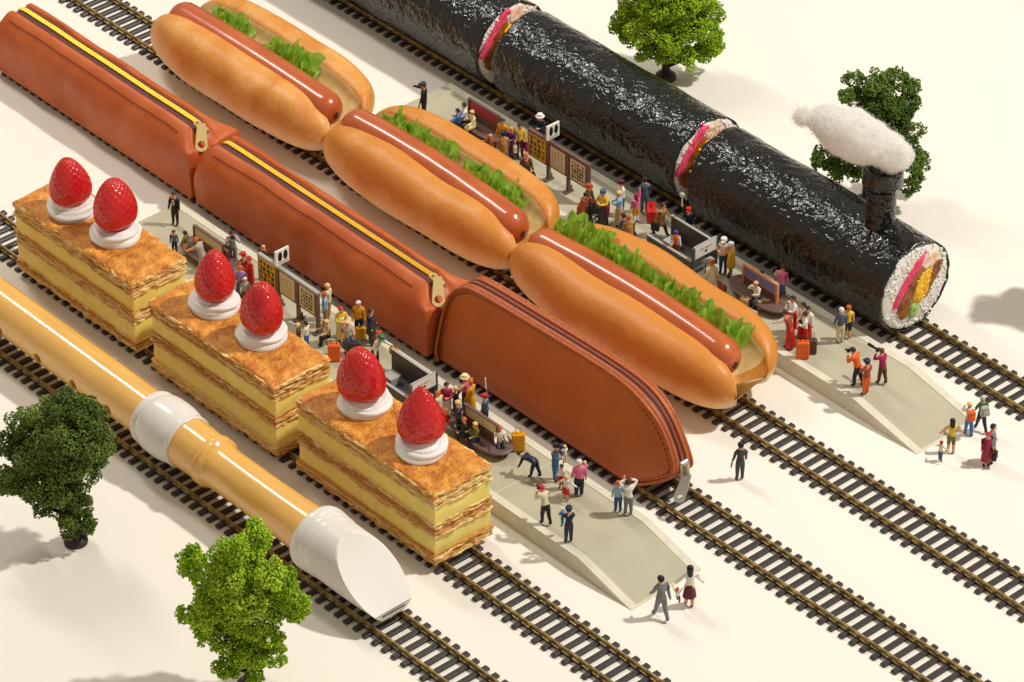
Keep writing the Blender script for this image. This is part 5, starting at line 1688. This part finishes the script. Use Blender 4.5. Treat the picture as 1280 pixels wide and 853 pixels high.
# ---- luggage standing about
def suitcase(px, py, w, h, d, col, rz, label, upright=True, trim=None):
    p = at(px, py, PZ)
    t = thing('suitcase', label, 'suitcase', (p.x, p.y, PZ), R(rz), 'suitcases on the platforms')
    obj('case_body', bbox(-d / 2, d / 2, -w / 2, w / 2, .03, h, .05), paint(col), t)
    obj('seam', merge(box(-.012, .012, -w / 2 - .008, w / 2 + .008, .08, h + .006)), paint(trim or 'dbrown'), t)
    if upright:
        obj('handle', tube([(0, -w * .22, h), (0, -w * .22, h + .34), (0, w * .22, h + .34), (0, w * .22, h)], .022, 6), paint(trim or 'dbrown'), t)
    else:
        obj('handle', tube([(0, -w * .14, h), (0, -w * .12, h + .08), (0, w * .12, h + .08), (0, w * .14, h)], .022, 6), paint(trim or 'dbrown'), t)
    for yy in (-1, 1):
        obj('wheel', lathe([(.05, -.03), (.05, .03)], 10, 'x', (0, yy * w * .35, .045)), paint('black'), t)
suitcase(1003, 447, .62, .95, .34, 'orange', -40, 'bright orange suitcase standing in front of the red dressed travellers')
suitcase(1014, 441, .5, .8, .34, 'brown', -40, 'brown suitcase with raised handle beside the bright orange suitcase', trim='slate')
suitcase(937.5, 398, .8, .52, .24, 'lgrey', -78, 'light grey flat suitcase standing in front of the seated blond man', False, 'beige')
suitcase(954, 387, .62, .55, .22, 'tan', -30, 'tan suitcase with white edges on the right of the seated blond man', False, 'white')
suitcase(931, 385, .5, .6, .35, 'beige', -75, 'beige box shaped case on the left of the seated blond man', False, 'tan')
suitcase(814, 273, .95, .7, .5, 'red', 50, 'large red trunk standing behind the man walking in the tan coat', False, 'maroon')
suitcase(770, 299, .6, .36, .26, 'orange', -60, 'small orange bag on the platform edge near the tan coated man', False, 'rust')
suitcase(648, 562, .62, .95, .36, 'gold', -40, 'yellow suitcase with raised handle at the right end of the bench', trim='orange')
suitcase(418, 450, .6, .95, .36, 'orange', -40, 'orange suitcase behind the middle pastry')
suitcase(443, 444, .68, .82, .36, 'dgrey', -40, 'dark green grey suitcase pulled by the woman in the blue grey dress', trim='slate')
suitcase(451, 424, .5, .7, .3, 'gold', -20, 'ochre suitcase at the feet of the white haired man', False, 'brown')
suitcase(470, 425, .62, .45, .3, 'red', -20, 'red and yellow bag beside the man in the dark grey coat', False, 'gold')
suitcase(604, 176, .3, .75, .3, 'teal', -40, 'teal bottle shaped bag leaning on the red bench', False, 'sky') if False else None
# pram
q = at(744, 273, PZ)
t = thing('pram', 'dark grey pram with folded hood between the women in rust and yellow', 'pram', (q.x, q.y, PZ), R(20))
obj('basket', rings([[(x * .3, y * .2, .42) for x, y in ((-1, -1), (1, -1), (1, 1), (-1, 1))], [(x * .5, y * .28, .85) for x, y in ((-1, -1), (1, -1), (1, 1), (-1, 1))]], True, True), paint('dgrey'), t)
obj('hood', ell((.22, 0, .9), (.3, .27, .32), 12, 8), paint('grey'), t, True)
obj('handle', tube([(-.45, -.2, .8), (-.75, -.2, 1.0), (-.75, .2, 1.0), (-.45, .2, .8)], .025, 6), paint('black'), t)
for xx in (-.28, .28):
    for yy in (-.24, .24):
        obj('wheel', merge(rings([[(xx + r_ * math.cos(a * math.pi / 8), yy + w_, .2 + r_ * math.sin(a * math.pi / 8)) for a in range(16)] for r_, w_ in ((.2, -.02), (.2, .02), (.14, .02), (.14, -.02), (.2, -.02))])), paint('black'), t)
    obj('axle_strut', tube([(xx, -.24, .2), (0, 0, .45), (xx, .24, .2)], .02, 5), paint('black'), t)
